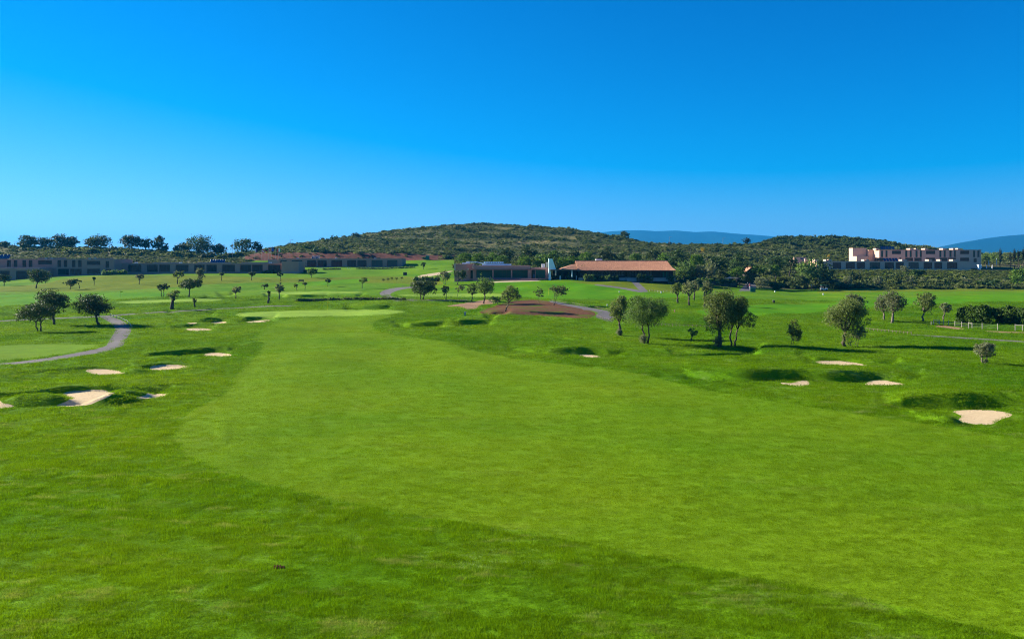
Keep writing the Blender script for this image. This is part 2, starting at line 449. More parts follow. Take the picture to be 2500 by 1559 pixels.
def sdf(poly, X, Y):
    """signed distance to a polygon, positive inside"""
    X = np.asarray(X, float); Y = np.asarray(Y, float)
    d2 = np.full(X.shape, 1e18); ins = np.zeros(X.shape, bool)
    A = poly; B = np.roll(poly, -1, 0)
    for (ax, ay), (bx, by) in zip(A, B):
        ex, ey = bx - ax, by - ay; L = ex * ex + ey * ey + 1e-12
        t = np.clip(((X - ax) * ex + (Y - ay) * ey) / L, 0, 1)
        d2 = np.minimum(d2, (X - ax - t * ex) ** 2 + (Y - ay - t * ey) ** 2)
        c = ((ay > Y) != (by > Y)) & (X < (bx - ax) * (Y - ay) / (by - ay + 1e-12) + ax)
        ins ^= c
    d = np.sqrt(d2)
    return np.where(ins, d, -d)

def boxmask(poly, X, Y, m):
    return (X > poly[:, 0].min() - m) & (X < poly[:, 0].max() + m) & (Y > poly[:, 1].min() - m) & (Y < poly[:, 1].max() + m)

# grassy hollows around the bunkers: line of the front lip, line of the back rim (photo pixels), floor width, depth
HOL = [
 ([(-60,1000),(60,997),(150,992),(220,986),(320,977),(405,969),(428,961)], [(-60,957),(20,958),(60,955),(120,948),(150,942),(250,938),(330,940),(390,947),(428,960)],
  [(-60,978),(0,976),(60,972),(120,962),(165,956),(200,953),(240,950),(283,956),(330,964),(384,959),(411,960),(428,961)], 0.30),
 ([(22,911),(60,915),(230,915),(310,911),(327,904)], [(22,909),(70,903),(150,900),(200,894),(270,893),(300,895),(327,903)], [(22,910.5),(60,913),(190,912),(200,902),(240,900),(280,902),(313,909),(327,903.6)], 0.28),
 ([(316,910),(372,906),(440,901),(480,892.5)], [(316,898),(345,892),(372,887),(410,884),(445,886),(480,892)], [(316,909),(355,904),(364,893),(400,889),(440,890),(470,893.3),(480,892.3)], 0.28),
 ([(328,869),(360,872),(500,872),(566,870),(580,864)], [(328,867),(360,860),(400,857),(470,851),(520,845.5),(555,848),(580,863)], [(328,868.5),(465,868),(485,856),(505,853),(545,853),(568,860),(580,863.6)], 0.3),
 ([(408,801),(450,807),(520,807),(534,801)], [(408,798),(430,792),(480,789),(515,791.5),(534,800)], [(408,800.5),(440,804),(450,802),(480,800),(520,803),(534,800.5)], 0.35),
 ([(421,785),(500,789),(556,788),(566,783)], [(421,783),(450,777),(510,774.5),(545,776.5),(566,782)], [(421,784.5),(455,787.5),(470,787),(500,788),(512,787),(530,784.5),(555,784.5),(566,782.7)], 0.35),
 ([(570,785),(600,788),(664,783.5),(682,778)], [(570,781),(600,773.5),(640,771.5),(665,773),(682,777)], [(570,784),(590,787),(620,782.5),(660,780),(682,777.7)], 0.35),
 ([(400,769),(470,771),(535,769)], [(400,767),(440,762.5),(500,762.5),(535,767)], None, 0.5),
 ([(1222,856.5),(1290,861),(1360,868),(1410,873),(1480,873),(1538,866)], [(1222,855),(1270,851),(1330,849),(1400,845),(1460,849),(1510,856),(1538,865)], [(1222,856),(1360,867),(1400,868),(1412,858),(1430,857),(1455,858),(1475,866),(1500,869),(1538,865.7)], 0.3),
 ([(1626,869),(1650,874),(1720,874),(1800,871),(1868,865)], [(1626,868),(1650,864),(1720,862),(1800,861),(1868,864)], None, 0.5),
 ([(1940,878),(1990,890),(2060,893),(2130,893),(2208,888)], [(1940,877),(1970,873),(2020,872),(2100,876),(2160,881),(2208,887)], [(1940,877.8),(1975,886),(1990,882),(2010,880),(2060,881),(2100,886),(2125,891),(2208,887.6)], 0.25),
 ([(1650,918),(1670,928),(1700,932),(1780,935),(1900,940),(1990,942),(2100,941),(2220,941),(2258,935)], [(1650,916),(1680,909),(1750,906),(1850,901),(1980,900),(2080,904),(2150,908),(2220,922),(2258,934)],
  [(1650,917.5),(1780,934),(1885,936),(1900,923),(1925,920),(1950,919),(1975,919),(1990,934),(2085,937),(2105,926),(2125,920),(2160,918),(2190,922),(2220,934),(2258,934.7)], 0.22),
 ([(2130,997),(2180,1001),(2230,1010),(2330,1033),(2420,1040),(2540,1048),(2700,1050)], [(2130,996),(2170,980),(2220,965),(2290,958),(2380,955),(2500,958),(2700,966)], [(2130,996),(2170,993),(2321,993),(2420,993),(2540,998),(2700,1004)], 0.28),
 ([(508,1090),(530,1092.5),(555,1092),(580,1088)], [(508,1089.5),(530,1083),(555,1081),(580,1087.5)], None, 0.10),
 ([(954,797),(1000,801),(1080,799),(1097,793)], [(954,796),(990,790),(1040,784),(1070,784),(1097,791)], None, 0.5),
 ([(1100,792),(1120,796),(1200,795),(1215,790)], [(1100,789),(1120,780),(1150,779),(1190,782),(1215,789)], None, 0.55),
 ([(1173,771),(1200,775),(1252,772)], [(1173,770),(1200,767),(1252,770)], None, 0.4),
 ([(833,755),(890,757),(945,755),(962,751)], [(833,754),(870,747),(920,743),(945,745),(962,750)], None, 0.5),
 ([(640,724),(700,726),(790,725),(805,722)], [(640,722),(700,719),(770,719),(805,721)], None, 0.5),
 ([(820,723),(870,724.5),(894,721)], [(820,721),(860,718),(894,720)], None, 0.5),
 ([(525,719),(560,721),(580,718)], [(525,717.5),(555,714.5),(580,717)], None, 0.5), ([(493,725),(530,726.5),(562,725)], [(493,724),(530,722),(562,724)], None, 0.4),
]
hol = []
for fr_, tp_, fl_, D_ in HOL:
    fr_, tp_ = np.array(fr_, float), np.array(tp_, float)
    xs = np.linspace(fr_[0, 0], fr_[-1, 0], 160)
    def sm(P, n=3):
        y = np.interp(xs, P[:, 0], P[:, 1]); k = np.array([1, 2, 3, 2, 1]) / 9.0
        for _ in range(n): y = np.convolve(np.pad(y, 2, mode='edge'), k, 'valid')
        return y
    yf_, yt_ = sm(fr_, 8), sm(tp_, 8)
    ys_ = sm(np.array(fl_, float), 2) if fl_ else yf_ - 1.5
    ys_ = np.minimum(np.maximum(ys_, yt_ + 0.4), yf_ - 0.3)
    C = cast(np.stack([xs, yf_], 1), H0)
    g_ = np.clip((ZC - C[:, 2] + D_) * F / (ys_ - HZ) - C[:, 1], 0.5, 9.0)
    sg_ = 1.7 / max((xs[1] - xs[0]) * C[:, 1].mean() / F, 1e-3); rr = int(min(70, 3 * sg_)); kk = np.exp(-.5 * (np.arange(-rr, rr + 1) / sg_) ** 2); kk /= kk.sum()
    g_ = np.convolve(np.pad(g_, rr, mode='edge'), kk, 'valid')
    hol.append((xs, C[:, 1], C[:, 2], yt_, g_, D_))

def dig(h, X, Y, z):
    """front lip, floor, steep back face and the mound that falls away behind it"""
    xs, Yf, Zf, yt, g_, D = h
    px = CX + F * X / np.maximum(Y, 1)
    yf, y_t, zf = np.interp(px, xs, Yf), np.interp(px, xs, yt), np.interp(px, xs, Zf)
    s = Y - yf
    wm = (px - xs[0]) * Y / F; wn = (xs[-1] - px) * Y / F
    tp = sst(0, 1.6, np.minimum(wm, wn))
    Dk = D * tp; gk = np.interp(px, xs, g_)
    zr0 = ZC - (y_t - HZ) * (yf + gk + 1.8) / F
    run = np.clip((zr0 - zf + Dk) * 1.65, 0.4, 5.0)
    zr = ZC - (y_t - HZ) * (yf + gk + run) / F
    a = z - Dk * sst(0.0, 0.35, s)
    t = np.clip((s - gk + 0.15) / (run + 0.15), 0, 1); q = 0.5 * t * t * (3 - 2 * t) + 0.5 * t
    b_ = a + (zr - a) * q
    back = np.clip((s - gk - run) / 9.0, 0, 1)
    c_ = zr + (z - zr) * sst(0, 1, back)
    out = np.where(s < gk + run, b_, c_)
    m = (s > 0) & (px > xs[0]) & (px < xs[-1]) & (s < gk + run + 9)
    # soften the two ends so that the mound dies out sideways
    end = sst(0, 1.0, np.minimum(wm, wn))
    return np.where(m, z + (out - z) * end, z)
# mounds: base pixel, radii across and along the view, height
MOUND = [((75,980),2.3,1.5,0.75), ((135,984),0.9,0.9,0.35), ((255,980),0.9,1.2,0.35), ((290,972),1.3,1.3,0.5), ((330,962),1.3,1.3,0.45),
         ((335,907),1.0,0.9,0.35), ((470,868),1.2,1.2,0.35), ((400,869),1.5,1.4,0.35),
         ((2175,990),0.9,0.7,0.12), ((2212,1000),0.9,0.6,0.22), ((2250,1011),0.8,0.6,0.30), ((2284,1021),0.8,0.6,0.36), ((2314,1031),0.7,0.55,0.36), ((1600,905),5.0,4.0,0.25), ((1790,880),7.0,4.0,0.25),
         ((1300,764),11.0,10.0,0.7), ((1230,772),4.0,3.0,0.4)]
mnd = [(cast([p], H0)[0], rx, ry, h) for p, rx, ry, h in MOUND]

def H(X, Y):
    X = np.asarray(X, float); Y = np.asarray(Y, float)
    z = np.array(H0(X, Y)); X, Y = np.broadcast_arrays(X, Y)
    px = CX + F * X / np.maximum(Y, 1)
    for h in hol:
        m = (px > h[0][0]) & (px < h[0][-1]) & (Y > h[1].min()) & (Y < h[1].max() + 18) & (X > -400)
        if m.any(): z[m] = dig(h, X[m], Y[m], z[m])
    for c, rx, ry, h in mnd:
        m = (abs(X - c[0]) < 3 * rx) & (abs(Y - c[1]) < 3 * ry)
        if m.any():
            q = ((X[m] - c[0]) / rx) ** 2 + ((Y[m] - c[1]) / ry) ** 2
            z[m] += h * np.exp(-q ** 1.3)
    return z
def hz(x, y): return float(H(np.array([x]), np.array([y]))[0])

# ------------------------------------------------------------------ regions of the ground
def reg(px, n=2, Hf=None): return cast(smooth_poly(px, n), Hf or H)[:, :2]
SAND = [
 ([(149,962),(165,955),(200,953),(240,950),(283,957),(268,968),(238,979),(220,988),(180,991),(130,991),(158,982),(172,974),(160,968)], 'big pale sand bunker between a round grass mound and a grass tongue'),
 ([(-30,980),(18,985),(40,992),(10,996),(-30,997)], 'sliver of pale sand cut by the left edge of the picture'),
 ([(326,974),(346,966),(384,960),(411,961),(404,966),(370,972)], 'thin pale sand strip at the right tip of the grass tongue'),
 ([(202,902),(240,900),(280,902),(313,910),(280,914),(228,914)], 'flat pale sand bunker left of a grass hump, third row up on the left'),
 ([(364,893),(400,889),(440,890),(470,894),(440,900),(370,906)], 'pale sand bunker right of a grass hump and below the bend of the fairway edge'),
 ([(489,869),(505,861),(540,861),(566,864),(563,870),(520,870)], 'small pale sand bunker tucked under a dark grass bank beside the fairway edge'),
 ([(449,803),(480,800),(520,803),(510,807),(465,807)], 'bright small sand bunker below the row of three near the green'),
 ([(511,788),(530,785),(554,784),(552,789),(525,789)], 'tiny sand bunker between two grass humps left of the green'),
 ([(593,787),(620,783),(660,780),(660,783),(630,787)], 'slanting narrow sand bunker just in front of the green'),
 ([(456,788),(482,787),(480,790),(458,790)], 'faint sliver of sand left of the tiny bunker by the green'),
 ([(1412,866),(1430,864),(1455,867),(1471,872),(1445,873),(1420,871)], 'small pale sand bunker alone in the middle, right of the fairway'),
 ([(1985,883),(2010,880),(2060,881),(2100,887),(2125,892),(2060,892),(2010,889)], 'long thin sand bunker below the dark leafy olive tree'),
 ([(1904,932),(1930,936),(1945,930),(1972,927),(1977,936),(1972,941),(1930,941),(1908,937)], 'two-lobed small sand bunker under the long grass bank'),
 ([(2111,937),(2125,929),(2160,927),(2190,933),(2217,939),(2170,941),(2115,940)], 'sand bunker at the right end of the long grass bank'),
 ([(2321,1003),(2360,1000),(2420,1000),(2465,1007),(2474,1014),(2440,1024),(2425,1036),(2380,1036),(2345,1028),(2338,1024),(2350,1016),(2335,1008)], 'large golden raked sand bunker nearest the camera on the right'),
]
FAIR = [(702,778),(660,794),(624,822),(630,832),(646,846),(618,876),(577,912),(562,954),(515,979),(459,1005),(433,1041),(430,1072),(438,1098),(464,1118),(536,1149),(619,1175),(722,1201),(876,1232),(1031,1263),(1237,1289),(1464,1330),(1650,1371),(1856,1412),(2062,1448),(2217,1485),(2372,1526),(2500,1559),(2700,1600),(2900,1300),(2800,1110),(2500,1073),(2372,1052),(2165,1021),(1959,990),(1753,959),(1650,933),(1546,907),(1392,892),(1217,871),(1124,846),(1093,833),(990,823),(920,808),(908,795),(915,782),(985,768),(880,770),(790,772)]
GREEN = [(560,768),(620,761),(784,756),(928,755),(985,758),(990,764),(897,771),(784,771),(701,775),(619,775)]
GREENS = [(GREEN, 'putting_green'), ([(268,739),(330,733),(450,730),(548,728),(540,734),(420,738),(320,741)], 'putting_green'),
          ([(612,713.5),(720,711),(880,711),(894,714.5),(800,717.5),(690,718.5)], 'putting_green'),
          ([(955,720),(1050,716),(1180,716),(1285,718),(1240,725),(1100,724.5),(1000,724)], 'putting_green')]
BRIGHT = [[(1202,688),(1312,686.5),(1400,687),(1470,700),(1520,706),(1600,716),(1660,717),(1660,727),(1500,731),(1400,729),(1300,729),(1215,716),(1190,704)],
          [(-60,724),(60,717),(200,715),(430,711),(445,722),(271,731),(160,740),(-60,752)], [(700,691),(800,685),(905,678),(900,690),(760,698)],
          [(-60,846),(100,839),(200,841),(252,841),(225,850),(160,862),(60,876),(-60,883)], [(1690,757),(1800,745),(2000,741),(2300,722),(2600,712),(2600,733),(2200,745),(1900,770),(1720,772)]]
DRY = [[(-60,702),(60,697),(120,691),(150,680),(250,672),(500,672),(610,676),(730,679),(900,675),(980,673),(1060,682),(1085,690),(1075,698),(950,690),(760,690),(560,690),(400,703),(250,711),(100,712),(-60,713)],
       [(1380,689),(1440,685),(1540,685),(1640,686),(1720,690),(1780,700),(1790,707),(1650,712.5),(1585,711),(1517,702),(1457,694.5)],
       [(1990,716),(2100,713),(2300,711),(2600,711),(2600,706),(2300,706.5),(2100,707),(2000,708.5)]]
PATHS = [([(-40,888),(0,886.5),(60,881),(167,865),(230,852),(259,845),(263,838),(270,825),(281,810),(280,797),(268,786),(250,777),(243,773),(262,771),(285,775),(303,785),(318,796),(322,806),(313,820),(304,836),(302,843),(270,856),(167,873.5),(80,886),(0,891),(-40,892.5)], 1),
         ([(-40,785),(0,782),(100,777),(243,772),(340,763.5),(420,758.7),(500,755),(569,750.5),(724,744),(724,746.2),(569,753),(500,757.7),(420,761.5),(340,766.5),(270,771.5),(243,774),(100,779.5),(0,785),(-40,788)], 1),
         ([(1008,734.3),(965,735.5),(943,728.5),(926,719),(930,712),(945,706),(970,701.5),(1005,699.5),(1020,699.5),(1020,702.2),(1000,703.5),(976,707),(957,714),(951,720),(961,724.5),(985,729),(1070,731.5),(1150,731.5),(1150,733.5),(1070,734)], 1),
         ([(1335,732.5),(1365,737),(1400,744),(1450,752),(1500,760.5),(1500,787),(1475,782.5),(1458,776),(1453,771),(1462,764),(1450,759),(1410,751.5),(1350,740)], 1),
         ([(1537,683.5),(1553,683.5),(1583,712.3),(1566,712.3)], 0),
         ([(1445,692.5),(1517,700.5),(1566,708.5),(1572,713.3),(1555,713),(1517,704.2),(1457,697.2)], 1),
         ([(1803,710),(1815,698),(1820,692),(1843,691),(1848,700),(1842,710)], 0),
         ([(2222,815.5),(2300,820),(2400,826),(2500,832),(2620,839),(2620,842),(2500,835),(2400,829),(2300,823),(2222,818)], 1)]
PALEP = [([(1020,672.5),(1060,666),(1100,661),(1112,661),(1070,670),(1024,675)], 1), ([(1003,681),(1015,677.5),(1035,671.5),(1075,667),(1080,669.5),(1045,675),(1010,682.5)], 1),
         ([(1190,688),(1250,685),(1320,683.5),(1320,686),(1250,688),(1195,690.5)], 1)]
DIRT = [(1165,760),(1205,748),(1240,736),(1290,731),(1335,733),(1400,748),(1450,759),(1456,770),(1430,779),(1390,775),(1330,771),(1270,768),(1225,768),(1180,768)]
PALED = [([(1084,748.5),(1105,744),(1150,737),(1185,731),(1220,732),(1210,741),(1170,744),(1165,753),(1145,757),(1130,750),(1112,747)], 1),
         ([(2278,796),(2296,794),(2330,797.5),(2364,803.5),(2345,804.5),(2300,800)], 1), ([(2393,806.5),(2440,808.5),(2500,810.5),(2620,814),(2620,817),(2500,813),(2430,811.5)], 1)]
def wpoly(pts): return np.array([((x - CX) / F * Y, Y) for x, Y in pts])
HILLP = wpoly([(-700,322),(600,345),(620,362),(985,363),(1108,363),(1122,300),(1128,262),(1400,258),(1640,258),(1700,250),(1760,254),(1800,262),(1850,258),(1900,262),(1990,269),(2500,270),(3500,270),(3500,1100),(-900,1100)])
BANKP = wpoly([(596,364),(640,361),(985,361),(1126,363),(1126,376),(1060,374),(985,376),(730,376),(640,378),(600,374)])

SCRUBP = wpoly([(1975,271),(3300,271),(3300,330),(1990,330)])

# ------------------------------------------------------------------ the ground sheet
def rows():
    r = [-300, -100, -40, -15, -5, 0, 4]; y = 8.0
    while y < 12000:
        r.append(y)
        y += max(0.07, y * (0.0055 if y < 30 else 0.0040 if y < 112 else 0.0052 if y < 200 else 0.0062 if y < 400 else 0.014 if y < 900 else 0.09))
    return np.array(r)
RY = rows()
U = np.concatenate([np.linspace(-2.2, -0.8, 30)[:-1], np.linspace(-0.8, -0.69, 12)[:-1], np.linspace(-0.69, 0.69, 660), np.linspace(0.69, 0.8, 12)[1:], np.linspace(0.8, 2.2, 30)[1:]])
GX = U[None, :] * (np.abs(RY)[:, None] + 30.0); GY = np.repeat(RY[:, None], len(U), 1)
GZ = H(GX, GY)
nr, nc = GX.shape
V = np.stack([GX.ravel(), GY.ravel(), GZ.ravel()], 1)
idx = np.arange(nr * nc).reshape(nr, nc)
a, b, c, d = idx[:-1, :-1].ravel(), idx[:-1, 1:].ravel(), idx[1:, 1:].ravel(), idx[1:, :-1].ravel()
T = np.concatenate([np.stack([a, b, c], 1), np.stack([a, c, d], 1)])

def split(T, poly):
    """cut the triangles along a polygon: (inside, outside), new vertices appended to V"""
    global V
    tx, ty = V[T, 0], V[T, 1]
    near = (tx.max(1) > poly[:, 0].min()) & (tx.min(1) < poly[:, 0].max()) & (ty.max(1) > poly[:, 1].min()) & (ty.min(1) < poly[:, 1].max())
    C, out = T[near], T[~near]
    vid, inv = np.unique(C, return_inverse=True); inv = inv.reshape(C.shape)
    dv = sdf(poly, V[vid, 0], V[vid, 1]); dv[np.abs(dv) < 1e-4] = 1e-4
    s = dv[inv] > 0; n = s.sum(1)
    I, O = [C[n == 3]], [out, C[n == 0]]
    for cnt, one, two in ((1, I, O), (2, O, I)):
        Q = C[n == cnt]
        if not len(Q): continue
        q = inv[n == cnt]; k = s[n == cnt] if cnt == 1 else ~s[n == cnt]
        k = k.argmax(1); ar = np.arange(len(Q))
        i0, i1, i2 = Q[ar, k], Q[ar, (k + 1) % 3], Q[ar, (k + 2) % 3]
        d0, d1, d2 = dv[q[ar, k]], dv[q[ar, (k + 1) % 3]], dv[q[ar, (k + 2) % 3]]
        t1 = (d0 / (d0 - d1))[:, None]; t2 = (d0 / (d0 - d2))[:, None]
        p1 = V[i0] + t1 * (V[i1] - V[i0]); p2 = V[i0] + t2 * (V[i2] - V[i0])
        n0 = len(V); j1 = n0 + ar; j2 = n0 + len(Q) + ar
        V = np.concatenate([V, p1, p2])
        one.append(np.stack([i0, j1, j2], 1))
        two.append(np.stack([j1, i1, i2], 1)); two.append(np.stack([j1, i2, j2], 1))
    return np.concatenate(I), np.concatenate(O)

PIECES = []
def cut(name, poly, mat, **tags):
    global T
    I, T = split(T, poly)
    if len(I): PIECES.append((name, I, mat, tags))
sand_polys = []
for px, lab in SAND:
    P = reg(px, 1); sand_polys.append(P)
    cut('sand_bunker', P, 'sand', label=lab, cat='sand bunker', group='sand bunkers of the golf course')
for px, n in PATHS: cut('cart_path', reg(px, n), 'path', kind='structure')
for px, n in PALEP: cut('garden_path', reg(px, n), 'palepath', kind='structure')
for px, nm in GREENS: cut(nm, reg(px), 'green', kind='structure')
for px, n in PALED: cut('bare_ground', reg(px, n), 'paledirt', kind='structure')
cut('dirt_ground', reg(DIRT), 'dirt', kind='structure')
FAIRP = reg(FAIR)
cut('fairway', FAIRP, 'fairway', kind='structure')
for px in BRIGHT: cut('lawn', reg(px), 'fairway' if px[1][1] == 839 else 'lawn', kind='structure')
for px in DRY: cut('grass_slope', reg(px), 'dry', kind='structure')
cut('earth_bank', BANKP, 'redbank', kind='structure')
cut('grass_slope', SCRUBP, 'dry', kind='structure')
cut('hillside', HILLP, 'hill', kind='structure')
PIECES.append(('ground', T, 'rough', dict(kind='structure')))
allT = np.concatenate([p[1] for p in PIECES])
fn = np.cross(V[allT[:, 1]] - V[allT[:, 0]], V[allT[:, 2]] - V[allT[:, 0]])
VN = np.zeros_like(V)
for k in range(3):
    for ax in range(3): VN[:, ax] += np.bincount(allT[:, k], fn[:, ax], len(V))
VN /= np.linalg.norm(VN, axis=1, keepdims=True) + 1e-12
for name, Tt, mk, tags in PIECES:
    vid, inv = np.unique(Tt, return_inverse=True); inv = inv.reshape(Tt.shape)
    o0 = V[vid].mean(0) if name != 'ground' and name != 'hillside' else np.zeros(3)
    me = np_mesh(name, V[vid] - o0, inv, M[mk], True)
    me.normals_split_custom_set_from_vertices(VN[vid].tolist())
    tag(link(name, me, None, tuple(o0)), **tags)

# far blue ranges
def range_(name, crest, Yc, seed, depth):
    xs = np.linspace(crest[0][0], crest[-1][0], 240)
    ys = np.interp(xs, [p[0] for p in crest], [p[1] for p in crest])
    r = np.random.default_rng(seed)
    nx, ny = len(xs), 26
    Vv = np.zeros((ny, nx, 3)); sp = np.linspace(-1, 0.5, ny)
    zc = (HZ - ys) / F * Yc + ZC
    for i, s in enumerate(sp):
        Yv = Yc + s * depth
        k = (1 - abs(s)) ** 1.3 if s < 0 else (1 - s * 1.5) ** 1.2
        rid = 0
        for q in range(5):
            rid = rid + np.sin(xs * 0.012 * (1.7 ** q) + 7 * q + s * (2 + q) + seed) / (1.7 ** q)
        z = zc * k * (1 + 0.10 * rid * (1 - k) * 2) - 10 * (1 - k)
        Vv[i, :, 0] = (xs - CX) / F * Yc * (1 + 0.0 * s); Vv[i, :, 1] = Yv + 60 * rid * abs(s); Vv[i, :, 2] = z
    ii = np.arange(nx * ny).reshape(ny, nx)
    Fa = np.stack([ii[:-1, :-1].ravel(), ii[:-1, 1:].ravel(), ii[1:, 1:].ravel(), ii[1:, :-1].ravel()], 1)
    o = link(name, np_mesh(name, Vv.reshape(-1, 3), Fa, M['mount'], True)); tag(o, kind='structure')
M['mount'] = earth_mat('mountain_forest', (0.004, 0.024, 0.020), (0.010, 0.040, 0.034), 0.004)
range_('mountains', [(1180,600),(1300,583),(1380,575),(1452,566),(1500,561),(1560,558.5),(1600,560),(1650,558.5),(1700,563),(1735,561.5),(1780,566),(1830,569),(1880,574),(1960,586),(2050,592),(2172,596),(2288,602),(2400,606),(2600,615)], 9000, 3, 2600)
range_('mountains', [(2180,640),(2240,612),(2288,603),(2348,590),(2406,580),(2450,574),(2500,570),(2600,562),(2750,560),(2950,575),(3200,610)], 7200, 8, 2000)
# ------------------------------------------------------------------ plants
def leaf_mesh(name, rng, lobes, n, size, mat, clump=14, spread=0.16, asp=1.9, fill=0.25):
    """many small leaf sprays clustered over overlapping lobes (cx, cy, cz, rx, ry, rz)"""
    L = np.array(lobes, float)
    area = (L[:, 3] * L[:, 4] + L[:, 3] * L[:, 5] + L[:, 4] * L[:, 5]); pr = area / area.sum()
    nc = max(4, n // clump)
    li = rng.choice(len(L), nc, p=pr)
    d = rng.normal(size=(nc, 3)); d[:, 2] += 0.25; d /= np.linalg.norm(d, axis=1, keepdims=True)
    r = np.where(rng.random(nc) < fill, rng.uniform(0.25, 0.8, nc), rng.uniform(0.80, 1.10, nc))
    cc = L[li, :3] + d * L[li, 3:] * r[:, None]
    ct = rng.random(nc)
    k = np.repeat(np.arange(nc), clump); m = len(k)
    sp = spread * L[li[k], 3:].mean(1, keepdims=True)
    P = cc[k] + rng.normal(size=(m, 3)) * sp * (1, 1, 0.8)
    N = d[k] * 0.8 + rng.normal(size=(m, 3)) * 0.8; N[:, 2] += 0.25; N /= np.linalg.norm(N, axis=1, keepdims=True)
    A = np.cross(N, rng.normal(size=(m, 3))); A /= np.linalg.norm(A, axis=1, keepdims=True); B = np.cross(N, A)
    s = size * rng.uniform(0.6, 1.4, m)[:, None]
    a, b = A * s * asp * 0.5, B * s * 0.5
    Vv = np.stack([P - a, P - b * 0.9 + a * 0.1, P + a, P + b], 1).reshape(-1, 3)
    me = np_mesh(name, Vv, np.arange(m * 4).reshape(m, 4), mat)
    t = np.clip(0.55 * ct[k] + 0.45 * rng.random(m), 0, 1)
    at = me.attributes.new('tint', 'FLOAT', 'POINT'); at.data.foreach_set('value', np.repeat(t, 4).astype(np.float32))
    return me

def crown_lobes(rng, c, w, d, h, n=7, rough=0.36):
    """lobes filling an ellipsoid centred on c with full extents w, d, h"""
    out = [(c[0], c[1], c[2], w * 0.36, d * 0.36, h * 0.38)]
    for i in range(n):
        a = 2 * math.pi * (i + rng.uniform(-0.3, 0.3)) / n * 2.4
        el = rng.uniform(-0.75, 0.95)
        q = math.sqrt(max(0, 1 - el * el * 0.8))
        k = rng.uniform(0.28, 0.28 + rough * 0.6)
        R1 = 1 - k * 1.0
        out.append((c[0] + math.cos(a) * q * w * 0.5 * R1, c[1] + math.sin(a) * q * d * 0.5 * R1, c[2] + el * h * 0.5 * R1, w * 0.5 * k * 1.15, d * 0.5 * k * 1.15, h * 0.5 * k * 1.1))
    return out

def limb(mb, rng, a, b, r0, r1, n=4, wob=0.08, sides=6):
    a, b = np.array(a, float), np.array(b, float); L = np.linalg.norm(b - a)
    pts = [a + (b - a) * t + (rng.normal(size=3) * wob * L * math.sin(math.pi * t)) for t in np.linspace(0, 1, n + 1)]
    mb.tube([tuple(p) for p in pts], list(np.linspace(r0, r1, n + 1)), sides)
    return pts

def tree(name, base, box, mat, label, cat='tree', group=None, seed=0, leaf_px=1.0, dens=1.0, lobes_n=8, trunks=1, lean=0.0,
         fork=0.45, bark='bark', tr=0.045, shoots=0.0, extra=None, deep=1.0, fill=0.25, asp=1.9, spread=0.16):
    """base pixel (x, y) or (x, y, Y); box = crown pixels x0, x1, y0, y1"""
    rng = np.random.default_rng(seed + 11)
    if len(base) == 3:
        Y = base[2]; X = (base[0] - CX) / F * Y; b = np.array([X, Y, hz(X, Y)])
    else: b = cast([base], H)[0]
    s = b[1] / F
    toX = lambda x: (x - CX) * s - b[0]; toZ = lambda y: ZC - (y - HZ) * s - b[2]
    x0, x1, y0, y1 = box
    if name == 'oak_tree': y1 = min(y1 + 7, base[1] - 1)
    gx, gy_ = (x1 - x0) * 0.03, (y1 - y0) * 0.03; x0, x1, y0, y1 = x0 - gx, x1 + gx, y0 - gy_, y1 + gy_
    w, h = (x1 - x0) * s, (y1 - y0) * s
    c = np.array([toX((x0 + x1) / 2), 0, toZ((y0 + y1) / 2)])
    lobes = crown_lobes(rng, c, w, w * deep * 0.95, h, lobes_n)
    for e in (extra or []):
        lobes.append((toX((e[0] + e[1]) / 2), rng.uniform(-.2, .2) * w, toZ((e[2] + e[3]) / 2), (e[1] - e[0]) * s / 2, (e[1] - e[0]) * s / 2, (e[3] - e[2]) * s / 2))
    root = empty(name, tuple(b)); tag(root, label, cat, group)
    mb = MB(); top = c[2] - h * 0.30
    H_ = max(toZ(y0), 0.3)
    for k in range(trunks):
        off = (k - (trunks - 1) / 2) * tr * H_ * 2.6
        f = np.array([off * 1.5 + (c[0] + lean * s) * fork, rng.uniform(-.1, .1) * w * 0.2, max(top * (fork + 0.3), 0.12 * H_)])
        r0 = 0.72 * tr * H_ / (1 if trunks == 1 else 1.3)
        limb(mb, rng, (off, 0, -0.15), (off * 0.9, 0, 0.02), r0 * 1.5, r0 * 1.15, 1, 0)
        limb(mb, rng, (off * 0.9, 0, 0.0), f, r0 * 1.15, r0 * 0.75, 4, 0.06)
        for q, l in enumerate(lobes[:7]):
            if trunks > 1 and q % trunks != k and q > 1: continue
            limb(mb, rng, f, (l[0], l[1], l[2] + l[5] * 0.3), r0 * 0.6, r0 * 0.12, 4, 0.09, 5)
    mb.build('trunk', M[bark], root, smooth=True)
    px = w * h / (s * s) * 0.168                      # crown area in picture pixels at 1024 wide
    n = int(np.clip(px * 6.6 * dens, 320, 22000))
    size = max(0.06, 0.76 * leaf_px * b[1] / 804)
    link('crown', leaf_mesh('crown', rng, lobes, n, size, M[mat], fill=fill, asp=asp, spread=spread), root)
    if shoots:
        l2 = [(rng.normal() * 0.12, rng.normal() * 0.12, shoots * 0.5, shoots * 0.46, shoots * 0.46, shoots * 0.62)]
        link('shoot_leaves', leaf_mesh('shoot_leaves', rng, l2, int(900 * shoots), size * 0.9, M['silver'], spread=0.25, fill=0.6), root)
    return root

O = 'scattered trees on the golf lawn'
